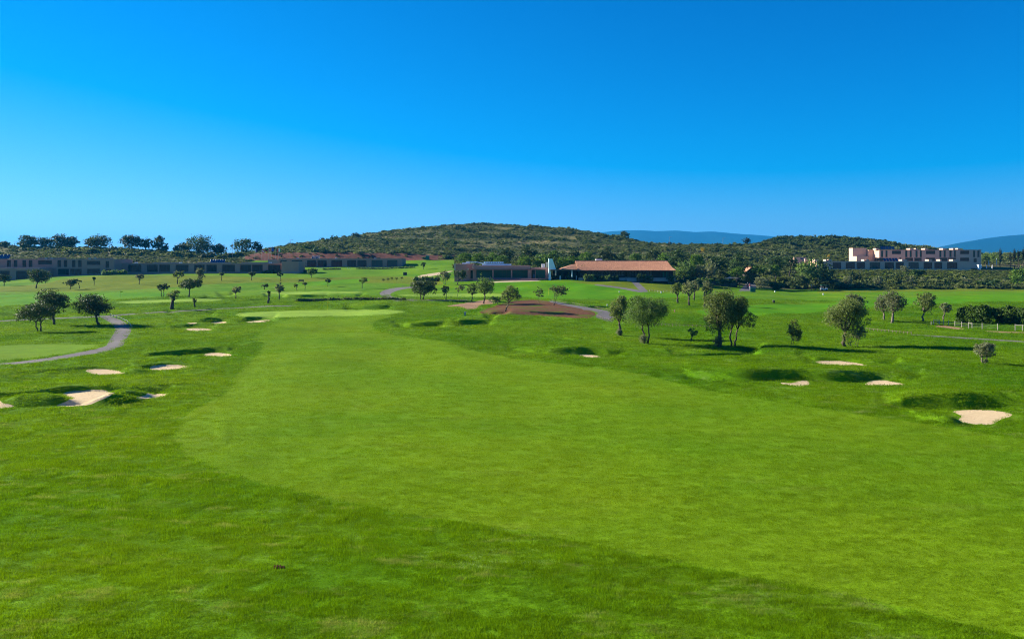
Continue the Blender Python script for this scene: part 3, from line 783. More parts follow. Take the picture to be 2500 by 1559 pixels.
# --- large olives right of the fairway
tree('olive_tree', (1514, 819), (1487, 1533, 722, 786), 'olive', 'slim dark olive with leafy shoots at its foot beside the bushy green olive', group=O, seed=1, shoots=0.75, lobes_n=9, dens=1.4)
tree('olive_tree', (1577, 838), (1520, 1629, 726, 800), 'greenolive', 'wide bushy bright green olive tree with two bent stems', group=O, seed=2, shoots=0.85, trunks=2, lobes_n=13, dens=1.3, tr=0.034, fork=0.5)
tree('olive_tree', (1756, 846), (1716, 1797, 704, 815), 'olive', 'tallest full olive with a thick trunk and tall grey shoots at its foot', group=O, seed=3, shoots=1.1, lobes_n=14, dens=1.3, tr=0.045, extra=[(1735,1760,790,818)])
tree('olive_tree', (1790, 844), (1768, 1827, 722, 806), 'olive', 'forked olive tree with a side branch sticking out right, touching the tallest olive', group=O, seed=4, trunks=2, lobes_n=10, dens=1.3, tr=0.032, extra=[(1815, 1845, 765, 800), (1805,1832,785,805)])
tree('olive_tree', (1688, 831), (1679, 1703, 800, 820), 'greenolive', 'stunted little olive with a short stump and a few sprigs, between two big olives', group=O, seed=5, dens=0.9, tr=0.09, lobes_n=4)
tree('olive_sapling', (1933, 843), (1921, 1957, 780, 838), 'olive', 'spindly dark sapling with a tall thin crown leaning left, standing in a tree shadow', group=O, seed=6, dens=0.8, tr=0.02, lobes_n=7, trunks=2)
tree('olive_tree', (2062, 846), (2020, 2113, 730, 812), 'olive', 'dark leathery-leaved olive tree with a broad wedge-shaped crown and thick trunk', group=O, seed=7, lobes_n=14, dens=1.25, tr=0.05, leaf_px=1.1, extra=[(2052, 2078, 800, 838)])
tree('olive_sapling', (2091, 846), (2077, 2113, 790, 836), 'silver', 'thin silvery sapling with bent stems at the right foot of the dark leathery-leaved olive', group=O, seed=8, dens=0.7, trunks=2, tr=0.02, lobes_n=5)
tree('olive_tree', (2085, 786), (2064, 2113, 716, 758), 'silver', 'grey olive crown partly hidden behind the dark leathery-leaved olive', group=O, seed=9, lobes_n=8)
tree('olive_tree', (2159, 781), (2134, 2176, 714, 766), 'silver', 'grey round olive with leaning trunk, overlapped by a larger round olive on its right', group=O, seed=10, lobes_n=9, bark='palebark')
tree('olive_tree', (2178, 788), (2158, 2208, 708, 766), 'silver', 'full round grey olive with pale forked trunk, right of the leaning one', group=O, seed=11, lobes_n=10, bark='palebark', tr=0.05)
tree('olive_tree', (2253, 784), (2238, 2283, 706, 766), 'olive', 'upright dark oval olive standing alone before the wire fence', group=O, seed=12, lobes_n=10, bark='palebark', tr=0.04)
tree('olive_tree', (2303, 780), (2296, 2322, 736, 764), 'silver', 'small lollipop-shaped olive with bare pale trunk left of the clipped orange bushes', group=O, seed=13, lobes_n=5, bark='palebark', tr=0.05)
tree('olive_tree', (2402, 886), (2380, 2428, 834, 874), 'silver', 'small gnarled split-trunk olive nearest the camera at the right edge', group=O, seed=14, lobes_n=8, trunks=2, tr=0.06, shoots=0.35, dens=1.1, bark='palebark', leaf_px=1.2)
# --- middle right
tree('olive_tree', (1655, 739), (1639, 1666, 688, 722), 'olive', 'dark olive with a thick trunk, leftmost of the cluster behind the big bushy green olive', group=O, seed=15, tr=0.06)
tree('olive_tree', (1683, 746), (1666, 1695, 685, 722), 'silver', 'pale grey fan-shaped olive second from the left in the middle cluster', group=O, seed=16, tr=0.05)
tree('olive_tree', (1694, 733), (1686, 1709, 683, 712), 'silver', 'grey olive with a leaning trunk, half hidden by the pale fan-shaped olive', group=O, seed=17, tr=0.05)
tree('olive_tree', (1721, 748), (1712, 1741, 686, 726), 'silver', 'grey olive on a curved trunk just left of the tallest full olive', group=O, seed=18, tr=0.05, lean=-6)
tree('olive_tree', (1419, 683), (1408, 1434, 646, 670), 'greenolive', 'small bright olive leaning right before the tiled clubhouse', group=O, seed=19, tr=0.05)
# --- around the red dirt mound
tree('olive_tree', (1030, 731), (1003, 1066, 680, 722), 'oak', 'broad dark evergreen with two short trunks beside the curved cart path', group=O, seed=20, trunks=2, lobes_n=12, tr=0.05, dens=1.2)
tree('olive_tree', (1086, 695), (1070, 1099, 660, 686), 'silver', 'grey olive with thin forked stems left of the dark round one near the glass building', group=O, seed=21, trunks=2, tr=0.03)
tree('olive_tree', (1117, 694), (1106, 1140, 658, 686), 'oak', 'dark round tree in front of the left wall of the glass building', group=O, seed=22, tr=0.05)
tree('olive_tree', (1089, 732), (1076, 1097, 696, 720), 'olive', 'young dark tree on two thin stems in front of the pale practice green', group=O, seed=23, trunks=2, tr=0.03)
tree('olive_sapling', (1116, 727), (1111, 1134, 692, 712), 'silver', 'thin sparse sapling bending right by the practice green', group=O, seed=24, tr=0.02, dens=0.7)
tree('olive_tree', (1152, 736), (1138, 1168, 690, 722), 'greenolive', 'light green olive overlapped on its right by a taller olive, by the pale dirt patch', group=O, seed=25, tr=0.035)
tree('olive_tree', (1181, 741), (1160, 1209, 676, 718), 'greenolive', 'tall olive with a peaked crown standing on the pale dirt patch', group=O, seed=26, tr=0.04, lobes_n=10, extra=[(1170, 1184, 670, 690)])
tree('olive_tree', (1234, 760), (1226, 1270, 694, 738), 'olive', 'olive with a crooked trunk leaning right on the red dirt mound', group=O, seed=27, tr=0.04, lean=4, extra=[(1224, 1242, 712, 736)])
tree('olive_sapling', (1216, 743), (1193, 1225, 722, 740), 'greenolive', 'low spreading young olive left of the crooked one on the dirt mound', group=O, seed=28, tr=0.05)
tree('olive_sapling', (1317, 739), (1300, 1328, 698, 728), 'greenolive', 'thin airy sapling with sparse leaves behind the dirt mound', group=O, seed=29, tr=0.015, dens=0.5)
tree('olive_tree', (1352, 745), (1338, 1386, 696, 722), 'olive', 'flat-topped olive with V-shaped thin stems at the right end of the dirt mound', group=O, seed=30, tr=0.025, trunks=2)
# --- left side
tree('carob_tree', (96, 808), (48, 134, 738, 788), 'oak', 'front dark broad tree of the overlapping pair at the left, with two stems', group=O, seed=31, trunks=2, lobes_n=13, tr=0.045, dens=1.2)
tree('carob_tree', (132, 792), (90, 169, 708, 762), 'oak', 'taller dark tree standing behind its twin at the left', group=O, seed=32, lobes_n=12, tr=0.05, dens=1.2)
tree('carob_tree', (241, 793), (186, 270, 718, 774), 'oak', 'lone dark spreading tree on the bend of the cart path', group=O, seed=33, lobes_n=13, tr=0.055, dens=1.2, shoots=0.3)
LT = [((88, 703), (66, 122, 658, 692), 'oak', 'round dome-shaped dark tree in front of the long row building at the far left', 1.0, 10),
 ((10, 698), (-4, 25, 670, 692), 'oak', 'dark tree cut by the left edge, before the row building', 1.0, 7),
 ((171, 706), (160, 188, 682, 698), 'oak', 'low tree with a horizontal crown, left one of a touching pair', 1.0, 5), ((194, 704), (180, 200, 681, 693), 'oak', 'small slanting tree, right one of a touching pair', 0.9, 4),
 ((230, 697), (225, 235, 676, 686), 'olive', 'tiny thin tree on the grassy slope, right of the touching pair', 0.9, 3),
 ((340, 694), (331, 352, 668, 684), 'silver', 'small heart-shaped tree alone on the slope below the row building', 1.0, 5),
 ((433, 693), (424, 448, 658, 679), 'olive', 'sparse small olive left of the tall slim grey one on the slope', 0.8, 5),
 ((488, 692), (477, 499, 655, 684), 'silver', 'slim grey olive standing behind the umbrella-shaped dark tree', 1.0, 6),
 ((396, 724), (383, 412, 692, 710), 'oak', 'dark flat tree on thin stems left of the umbrella-shaped one', 1.0, 6),
 ((461, 725), (437, 493, 680, 704), 'oak', 'umbrella-shaped dark tree on a bare curved trunk', 1.2, 9),
 ((420, 754), (408, 438, 704, 734), 'olive', 'half bare tree with a stubby thick trunk by the left green', 0.45, 6),
 ((475, 749), (468, 481, 725, 739), 'olive', 'short pollarded stump with a tuft on top by the left green', 0.8, 3),
 ((541, 685), (533, 549, 662, 673), 'oak', 'small rounded tree below the middle of the row building', 1.0, 4),
 ((614, 684), (606, 623, 662, 676), 'oak', 'small round tree below the end wall of the row building', 1.0, 4),
 ((685, 686), (677, 693, 664, 675), 'oak', 'small flat tree right of the blank end wall of the row building', 1.0, 4),
 ((760, 678), (748, 776, 655, 672), 'pine', 'clipped dark green round tree before the far wing of the row building', 1.2, 7),
 ((576, 729), (562, 588, 696, 718), 'silver', 'bushy grey olive with upright branches by the dark grassy hollows', 1.0, 7),
 ((645, 706), (639, 655, 693, 702), 'oak', 'low small tree behind the pollarded trunk', 1.0, 3),
 ((682, 731), (670, 692, 690, 716), 'silver', 'taller grey olive leaning right, by the far pale green', 1.0, 7),
 ((655, 740), (652, 661, 709, 722), 'olive', 'bare pollarded trunk with hardly any leaves in front of the leaning grey olive', 0.4, 3),
 ((725, 710), (716, 728, 692, 702), 'olive', 'small heart-shaped tree left of the thin one, near the bench', 0.9, 3),
 ((745, 707), (740, 750, 688, 697), 'olive', 'thin tree with a tiny crown near the bench', 0.8, 3),
 ((800, 698), (793, 809, 680, 690), 'oak', 'small dark tree alone on the bright lawn behind the pale green', 1.0, 4),
 ((883, 704), (875, 897, 678, 690), 'olive', 'two-lobed small tree right of the bright lawn', 0.9, 5),
 ((1034, 657), (1027, 1040, 639, 653), 'broad', 'small bushy tree on the raised lawn left of the glass building', 1.0, 4)]
for i, (bs, bx, mt, lab, dn, ln) in enumerate(LT):
    tree('lawn_tree', bs, bx, mt, lab, group=O, seed=50 + i, dens=dn * 1.3, lobes_n=ln, tr=0.05 if 'pollard' not in lab and 'stub' not in lab else 0.12, trunks=2 if 'stems' in lab else 1)

# --- oaks along the left ridge, on the skyline
RG = 'oaks along the left ridge'
OAK = [((5,607,402),(-14,22,588,607),'oak cut by the left edge on the ridge', 6), ((68,604,402),(46,92,576,602),'wide dark oak right of the ridge street lamp', 10), ((112,605,404),(93,134,580,603),'low dark oak between two taller oaks on the ridge', 9),
 ((148,604,402),(130,170,570,600),'tall oak leaning over its right neighbour on the ridge',9), ((177,605,400),(154,190,578,604),'dark round oak at the right of the ridge group of four',9),
 ((237,605,400),(210,266,572,603),'broad oak alone before a gap of sky on the ridge',12), ((322,608,402),(297,342,572,606),'pointed bushy oak, left of the three close oaks on the ridge',11), ((355,609,402),(341,369,580,604),'slim small-crowned oak between two bushier oaks',7),
 ((388,612,402),(371,400,575,604),'tall ragged oak with a notch in its crown on the ridge',9), ((404,616,402),(396,412,592,612),'low bush-like oak at the right foot of the ragged one',6), ((441,619,402),(424,464,590,616),'low spreading oak left of the great oak',9),
 ((483,626,402),(452,520,573,618),'great airy oak with sky showing through its crown',18), ((532,627,400),(513,552,594,622),'dark dense oak right of the great airy oak',10), ((597,621,398),(568,616,582,614),'open-branched oak right of the tall lamp post by the red bank',12),
 ((630,617,398),(614,639,589,611),'small leaning oak left of the flagpoles',7)]
for i, (bs, bx, lab, ln) in enumerate(OAK):
    big = i in (11, 13)
    tree('oak_tree', bs, bx, 'oak' if not big else 'broad', lab, group=RG, seed=120 + i, lobes_n=ln, dens=0.8 if big else 1.35, tr=0.05, fill=0.3, spread=0.2,
         extra=None if big else [(bx[0] + (bx[1]-bx[0])*.02, bx[0] + (bx[1]-bx[0])*.50, bx[3]-12, bs[1]+1), (bx[0] + (bx[1]-bx[0])*.42, bx[0] + (bx[1]-bx[0])*.98, bx[3]-14, bs[1]+1)])

# --- trees and bushes round the clubhouse, each from a few shared crowns
def proto(mat, seed, n, size, lob, shape=(1, 1, 1), fill=0.2):
    rng = np.random.default_rng(seed)
    return leaf_mesh('crown', rng, crown_lobes(rng, (0, 0, 0), 1, 1, 1, lob), n, size, M[mat], fill=fill, spread=0.2, asp=1.5)
PR = {'pine': [proto('pine', 300 + i, 1500, 0.055, 13) for i in range(3)], 'broad': [proto('broad', 310 + i, 1500, 0.055, 12) for i in range(3)],
      'silver': [proto('silver', 320 + i, 1300, 0.06, 10) for i in range(2)], 'oak': [proto('oak', 330 + i, 1300, 0.06, 11) for i in range(2)],
      'greenolive': [proto('greenolive', 345 + i, 1300, 0.06, 11) for i in range(2)], 'scrub': [proto('scrub', 340 + i, 900, 0.07, 9) for i in range(2)], 'yellow': [proto('yellow', 350, 500, 0.08, 7)], 'cypress': [proto('cypress', 360, 1200, 0.06, 12)],
      'hedge': [proto('hedge', 370 + i, 2200, 0.07, 12) for i in range(2)]}
tmb = MB(); limb(tmb, np.random.default_rng(3), (0, 0, -0.3), (0.02, 0, 1), 0.06, 0.035, 4, 0.03); TRK = tmb.mesh('trunk', M['bark'], True)
cnt = {}
def quick(name, x, y0, y1, w, Y, kind, label, cat, group, part='crown', trunk=True):
    i = cnt.get(kind, 0); cnt[kind] = i + 1
    s = Y / F; X = (x - CX) * s; z0 = hz(X, Y)
    zt, zb = ZC - (y0 - HZ) * s, ZC - (y1 - HZ) * s
    zb = max(min(zb, zt - 0.5 * w * s * 0.6), z0 - 0.2)
    root = empty(name, (X, Y, z0)); tag(root, label, cat, group)
    o = link(part, PR[kind][i % len(PR[kind])], root, (0, 0, (zt + zb) / 2 - z0), (i * 2.399) % 6.28)
    o.scale = (w * s * 1.04, w * s * 0.95, (zt - zb) * 1.06)
    if trunk:
        t = link('trunk', TRK, root, (0, 0, 0), i * 1.3)
        ht = max((zt + zb) / 2 - z0, 0.4); t.scale = (max(0.8, ht * 0.6),) * 2 + (ht,)
    return root
NTH = ['leftmost', 'second from the left', 'third from the left', 'fourth from the left', 'fifth from the left', 'sixth from the left', 'seventh from the left', 'eighth from the left', 'ninth from the left', 'tenth from the left', 'eleventh from the left', 'rightmost']
def row(name, items, desc, cat, group):
    items = sorted(items); n = len(items)
    for k, (x, y0, y1, w, Y, kind) in enumerate(items):
        nth = 'rightmost' if k == n - 1 else NTH[k] if k < 11 else 'next to the rightmost'
        quick(name, x, y0, y1, w, Y, kind, '%s %s' % (nth, desc), cat, group)
row('stone_pine', [(1133,618,646,40,270,'pine'),(1168,616,646,34,266,'pine'),(1200,615,646,35,268,'pine'),(1232,606,644,44,276,'oak'),(1223,624,650,42,262,'pine'),(1292,605,634,48,290,'oak'),(1283,622,656,42,264,'pine'),(1322,619,656,40,263,'pine')],
    'of the round green pines behind the flat-roofed glass building', 'pine tree', 'pines behind the glass building')
row('stone_pine', [(1353,612,645,38,284,'pine'),(1375,628,655,34,262,'pine'),(1395,610,645,42,290,'oak'),(1398,624,650,40,264,'pine'),(1433,616,645,38,278,'pine'),(1483,605,645,50,284,'oak'),(1512,618,640,30,292,'broad'),(1552,616,640,30,296,'pine'),(1598,608,640,40,288,'oak'),(1622,616,645,36,278,'pine')],
    'of the trees rising behind the tiled clubhouse roof', 'tree', 'trees behind the tiled clubhouse')
row('bushy_tree', [(1655,610,658,50,270,'broad'),(1671,634,684,50,252,'greenolive'),(1702,622,664,40,264,'pine'),(1712,645,684,32,252,'silver'),(1736,640,684,28,254,'silver'),(1755,621,672,50,262,'broad'),(1800,619,668,54,266,'broad'),(1690,655,688,34,254,'oak'),(1770,655,690,40,258,'oak')],
    'of the dense trees just right of the tiled clubhouse', 'tree', 'trees right of the tiled clubhouse')
quick('umbrella_pine', 1799, 650, 678, 43, 250, 'pine', 'bright dome-shaped pine on the left of the ramped road', 'pine tree', 'pines by the ramped road')
quick('umbrella_pine', 1853, 646, 670, 38, 262, 'pine', 'dome-shaped pine with a visible trunk behind the person on the road', 'pine tree', 'pines by the ramped road')
quick('umbrella_pine', 1893, 647, 674, 30, 262, 'pine', 'slim pine with a pale trunk right of the dome-shaped road pines', 'pine tree', 'pines by the ramped road')
quick('bushy_tree', 1895, 627, 662, 52, 282, 'broad', 'wide dark tree above the slim pine, left of the hotel', 'tree', 'trees left of the hotel')
quick('bushy_tree', 1928, 621, 658, 44, 292, 'broad', 'dark tree left of the tall pale poplar-like tree by the hotel', 'tree', 'trees left of the hotel')
quick('poplar_tree', 1974, 633, 694, 54, 272, 'greenolive', 'tall light green bushy tree covering the left end of the hotel row', 'tree', 'trees left of the hotel')
quick('poplar_tree', 2012, 638, 696, 52, 274, 'broad', 'tall dark bushy tree touching the light green one at the hotel row', 'tree', 'trees left of the hotel')
quick('bushy_tree', 1830, 658, 690, 44, 264, 'broad', 'dark undergrowth tree hiding the wall of the orange-roofed hut', 'tree', 'trees left of the hotel')
quick('bushy_tree', 1950, 672, 708, 60, 266, 'oak', 'low shaded bush mass under the light green tall tree', 'bush', 'bushes along the range edge', trunk=False)
quick('bushy_tree', 2020, 680, 708, 56, 268, 'oak', 'low shaded bush mass under the tall dark bushy tree', 'bush', 'bushes along the range edge', trunk=False)
quick('olive_bush', 1858, 676, 708, 36, 252, 'silver', 'silvery round bush right of the ramped road', 'bush', 'bushes along the range edge', trunk=False)
quick('broom_bush', 1897, 690, 708, 30, 256, 'hedge', 'bright green low bush below the slim pine', 'bush', 'bushes along the range edge', trunk=False)
row('wild_olive', [(2040,679,706,26,272,'silver'),(2068,673,706,27,276,'silver'),(2085,664,696,32,286,'oak'),(2143,674,706,23,280,'silver'),(2190,668,700,26,284,'scrub'),(2222,673,706,19,282,'silver'),(2254,677,704,20,286,'silver'),(2290,681,704,28,286,'oak'),(2325,679,706,26,284,'oak'),(2362,679,706,24,284,'silver'),(2402,681,706,24,283,'silver')],
    'of the wild olive bushes on the scrub bank below the hotel', 'bush', 'wild olives below the hotel')
quick('olive_bush', 2208, 648, 668, 21, 322, 'silver', 'grey bush standing against the windows of the hotel row', 'bush', 'bushes by the hotel', trunk=False)
quick('umbrella_pine', 2241, 658, 676, 33, 302, 'hedge', 'flat bright green pine in the middle of the scrub bank', 'pine tree', 'pines by the hotel')
quick('umbrella_pine', 2488, 650, 700, 38, 284, 'pine', 'big pine cut by the right edge above the range lawn', 'pine tree', 'pines by the hotel')
quick('pale_tree', 2406, 614, 640, 36, 372, 'greenolive', 'pale bushy tree behind the right end of the hotel', 'tree', 'trees right of the hotel')
quick('pale_tree', 2432, 616, 642, 28, 366, 'greenolive', 'pale bushy tree left of the first cypress', 'tree', 'trees right of the hotel')
for k, (x, y0) in enumerate([(2442, 607), (2467, 615), (2476, 608), (2487, 611), (2499, 606)]):
    quick('cypress_tree', x, y0, 643, 7.5, 352, 'cypress', ['cypress standing apart at the left of the row', 'shortest cypress, second in the row', 'tall cypress in the middle of the row', 'fourth cypress from the left', 'cypress cut by the right edge'][k] + ' beyond the hotel', 'cypress', 'cypress row beyond the hotel')
# distinct bushes and trees on the big hill
HB = [(838,604,617,26,398,'oak','round dark bush at the top edge of the red cut bank'),(942,587,604,17,440,'oak','round dark bush alone on the left flank of the hill'),(871,568,582,26,505,'oak','small tree breaking the skyline on the left shoulder of the hill'),
 (800,590,600,22,470,'oak','dark bush on the left low crest of the hill'),(1063,574,588,18,520,'oak','dark round bush on the middle of the hill'),(1172,569,586,30,520,'oak','wide dark bush under the hill top'),(1230,567,592,32,505,'oak','largest dark thicket tree on the hill, right of the wide bush'),(1252,571,592,22,500,'broad','dark tree at the right of the hill thicket'),
 (1256,584,598,14,470,'silver','grey bush below the hill thicket'),(1119,588,600,14,470,'scrub','bush beside the dry clearing on the hill'),(1525,564,594,28,520,'oak','tall tree breaking the skyline at the start of the blue mountains'),(1460,566,578,12,545,'oak','small bush on the skyline where the mountains begin'),
 (1822,580,600,20,478,'cypress','dark conifer on the skyline before the blue mountains'),(1879,583,599,30,490,'oak','round tree on the skyline left of the wooded rise'),(1660,592,601,12,490,'oak','small bush on the skyline under the mountains'),(1636,590,600,11,490,'cypress','narrow bush next to the left skyline lamp'),
 (1688,592,600,10,490,'oak','tiny bush on the skyline between two lamps'),(1715,604,616,11,420,'yellow','yellow flowering bush on the hillside'),(2024,621,630,9,400,'yellow','yellow flowering bush left of the hotel')]
for x, y0, y1, w, Y, kind, lab in HB: quick('hill_bush', x, y0, y1, w, Y, kind, lab, 'bush', 'bushes on the hill', trunk=False)
row('rise_tree', [(1915,583,602,26,512,'broad'),(1940,580,600,30,515,'oak'),(1968,581,600,26,515,'broad'),(1995,582,602,30,512,'broad'),(2022,583,606,28,508,'oak'),(2050,583,606,30,512,'broad'),(2078,585,608,30,505,'oak'),(2108,588,608,28,500,'broad'),(2136,590,610,26,495,'oak')],
    'of the trees crowning the wooded rise left of the hotel', 'tree', 'trees on the wooded rise')
row('clipped_bush', [(2352,749,794,34,121,'hedge'),(2378,745,795,38,119,'hedge'),(2408,745,797,46,117,'hedge'),(2440,750,797,42,119,'hedge'),(2470,747,798,42,117,'hedge'),(2500,750,800,46,115,'hedge')],
    'of the dark clipped orange bushes behind the wire fence', 'bush', 'orange bushes behind the wire fence')
row('grass_clump', [(936,680,686,9,246,'scrub'),(947,678,684,8,248,'scrub'),(957,677,682,7,250,'scrub'),(968,677,682,7,250,'scrub'),(981,676,681,8,252,'scrub'),(1054,718,724,8,206,'scrub'),(1062,718,725,11,206,'scrub')],
    'of the small dark shrubs near the winding path', 'bush', 'small shrubs near the winding path')
# clipped hedges
HEDGE = [((1347,1375),671,681,238.6,'dark clipped hedge under the flat canopy left of the tiled clubhouse'),((1381,1396),669,680,238.4,'olive-brown cube hedge beside the closed parasol'),((1427,1452),671,683,231.8,'bright clipped hedge right of the leaning olive at the clubhouse'),((1453,1510),673,684,232.2,'long shaded hedge left of the clubhouse steps'),((1478,1489),672,683,231.2,'yellow round bush in the hedge left of the steps'),
 ((1554,1594),672,684,232.4,'shaded hedge right of the clubhouse steps'),((1631,1646),673,681,232.6,'olive clipped bush at the right corner of the clubhouse'),((1648,1700),676,692,243,'long dark hedge running right from the clubhouse corner'),((1700,1757),680,694,246,'shaded hedge left of the bright dome-shaped pine'),((1758,1800),682,696,247,'reddish clipped hedge left of the ramped road'),
 ((250,308),660,668,283.5,'pale leafy hedge on the crest before the two-storey block'),((640,686),661,667,294.5,'dark hedge at the foot of the one-storey row'),((686,760),660,668,300,'dark hedge right of the blank end wall'),((788,832),658,667,314,'pale hedge left of the white chairs before the far wing'),((870,1012),654,665,318,'long pale hedge in front of the far wing'),
 ((1010,1072),676,684,246,'low brown hedge below the pale garden path'),((724,990),734,741,172,'long low dark hedge along the path behind the green')]
for (xa, xb), y0, y1, Y, lab in HEDGE:
    s = Y / F; w = (xb - xa) * s; X = ((xa + xb) / 2 - CX) * s; z0 = hz(X, Y); zt = ZC - (y0 - HZ) * s; h = max(zt - z0, 0.5)
    rng = np.random.default_rng(int(xa)); n = max(1, int(w / 1.3))
    if 'green' in lab and 'long low' in lab: h = 0.4
    lob = []
    for i in range(n):
        xx = -w / 2 + w * (i + .5) / n; zz = hz(X + xx, Y) - z0
        lob.append((xx, rng.normal() * .08, zz + h * .5, w / n * .62, .55, h * .52 * rng.uniform(.9, 1.1)))
    root = empty('hedge', (X, Y, z0)); tag(root, lab, 'hedge', 'hedges of the golf resort')
    pale = 'pale' in lab or 'bright' in lab or 'yellow' in lab
    link('foliage', leaf_mesh('foliage', rng, lob, int(min(3500, 240 * n)), 0.20 if h < 0.7 else 0.26, M['greenolive' if pale else 'scrub' if ('brown' in lab or 'low' in lab) else 'broad'], spread=0.25, fill=0.35), root)
    mb = MB(); mb.box(-w / 2 * .96, w / 2 * .96, -.2, .2, -0.1, h * .55); mb.build('stem', M['bark'], root)
# ------------------------------------------------------------------ buildings
# every facade stands parallel to the picture at its own depth Y; sizes are surveyed in pixels and turned into metres
def facade(mb, x0, x1, z0, z1, ops, y0, y1, mi=0):
    """wall with real openings (x0, x1, z0, z1), built from butted blocks"""
    xs = sorted({x0, x1, *[min(max(v, x0), x1) for o in ops for v in o[:2]]})
    for a, b in zip(xs[:-1], xs[1:]):
        if b - a < 1e-4: continue
        cut_ = sorted([(max(o[2], z0), min(o[3], z1)) for o in ops if o[0] < (a + b) / 2 < o[1]]); z = z0
        for lo, hi in cut_:
            if lo - z > 1e-3: mb.box(a, b, y0, y1, z, lo, mi)
            z = max(z, hi)
        if z1 - z > 1e-3: mb.box(a, b, y0, y1, z, z1, mi)

WIN = {}
def window(root, x0, x1, z0, z1, y, n=2, fm='frame', gm='glass', name='window', deep=0.22, sill=False):
    """frame with mullions, one pane child between each two bars"""
    w, h = round(x1 - x0, 2), round(z1 - z0, 2); key = (w, h, n, fm)
    if key not in WIN:
        f = MB(); t = min(0.07, w * .12)
        f.box(-w/2, w/2, 0, .08, 0, t); f.box(-w/2, w/2, 0, .08, h - t, h)
        for k in range(n + 1):
            xc = -w/2 + t/2 + (w - t) * k / n; f.box(xc - t/2, xc + t/2, 0.002, .078, t, h - t)
        WIN[key] = f.mesh(name, M[fm])
    o = link(name, WIN[key], root, ((x0 + x1) / 2, y + deep, z0))
    for k in range(n):
        k2 = (round(w / n, 2), h, gm)
        if k2 not in WIN:
            g = MB(); g.box(-w/n/2 + .03, w/n/2 - .03, .03, .05, .03, h - .03); WIN[k2] = g.mesh('pane', M[gm])
        link('pane', WIN[k2], o, (-w/2 + w * (k + .5) / n, 0, 0))
    return o

class Bld:
    """building whose facade plane stands at depth Y"""
    def __init__(s, name, xc, Y, label, group, ybase, cat='building'):
        s.Y, s.s = Y, Y / F; s.X = (xc - CX) * s.s; s.xc = xc; s.z = ZC - (ybase - HZ) * s.s
        s.root = empty(name, (s.X, Y, s.z)); tag(s.root, label, cat, group)
    def x(s, px): return (px - s.xc) * s.s
    def zz(s, py): return ZC - (py - HZ) * s.s - s.z
    def block(s, x0, x1, ytop, ops, depth, mat, capm='cap', base=-1.6, y=0.0, cap=0.12, wins=2, fm='frame', gm='glass', thick=0.30, room=1.6, wname='window'):
        X0, X1, Z1 = s.x(x0), s.x(x1), s.zz(ytop)
        O_ = [(s.x(o[0]), s.x(o[1]), s.zz(o[3]), s.zz(o[2])) for o in ops]
        mb = MB(); facade(mb, X0, X1, base, Z1 - cap, O_, y, y + thick)
        mb.box(X0, X0 + thick, y + thick, y + depth, base, Z1 - cap); mb.box(X1 - thick, X1, y + thick, y + depth, base, Z1 - cap)
        mb.box(X0 + thick, X1 - thick, y + depth - thick, y + depth, base, Z1 - cap)
        mb.build('wall', M[mat], s.root)
        for o in O_:
            rm = MB()
            rm.box(o[0] - .1, o[1] + .1, y + thick + room, y + thick + room + .1, o[2] - .1, o[3] + .1)
            rm.box(o[0] - .1, o[1] + .1, y + thick + .02, y + thick + room - .02, o[2] - .12, o[2] - .02)
            rm.build('room', M['room'], s.root)
        rf = MB(); rf.box(X0 - .03, X1 + .03, y - .03, y + depth + .03, Z1 - cap + .003, Z1); rf.build('roof', M[capm], s.root)
        for o, q in zip(O_, ops):
            window(s.root, *o, y, n=q[4] if len(q) > 4 else wins, fm=fm, gm=q[5] if len(q) > 5 else gm, name=wname)
    def part(s, name, mat, x0, x1, y0p, y1p, d0, d1, smooth=False):
        mb = MB(); mb.box(s.x(x0), s.x(x1), d0, d1, s.zz(y1p), s.zz(y0p)); return mb.build(name, M[mat], s.root)

GB = 'resort buildings'
Z1x = lambda X: X / 8.083                      # helper for the closest survey sheet
# two-storey block at the far left
up = lambda X0, X1, y0=634.8, y1=651.6, n=1: (Z1x(X0), Z1x(X1), y0, y1, n)
b = Bld('apartment_block', 120, 290, 'long two-storey mauve apartment block at the far left edge', GB, 674)
b.block(-90, 279, 632, [up(-300,-250), up(-120,-30), up(135,213), up(268,342), up(440,516), up(563,640), up(750,1022,635.6,645.7,4), up(1132,1205), up(1258,1325), up(1420,1488), up(1540,1610), up(1716,1977,636.8,646.4,4), up(2082,2152,637,654),
   up(832,1028,655.5,672,3), up(1140,1362,656,671,3), up(1385,1612,656,671,3), up(1720,1975,656,668.5,3), up(2082,2190,656.5,661,1)], 14, 'wall')
b.part('parapet', 'wall', 91, 140, 629, 632.2, 0.5, 6); b.part('parapet', 'wall', 210, 256, 629.5, 632.2, 0.5, 6)
for q in (109, 124, 216, 229): b.part('roof_unit', 'steel', q, q + 6, 628.8, 632.0, -.02, .45)
b2 = Bld('apartment_annex', 45, 281, 'low one-storey mauve wing projecting in front of the two-storey block', GB, 684)
b2.block(-90, 96, 655, [(-80,-40,661,684,2), (-30,23.5,661,684,3), (39,72,661,684,3), (74,93,661,684,2)], 8, 'wall')
b2.part('parapet', 'cap', 8, 26, 652.5, 655.2, 1, 4); b2.part('parapet', 'cap', 55, 92, 652.8, 655.2, 1, 5)
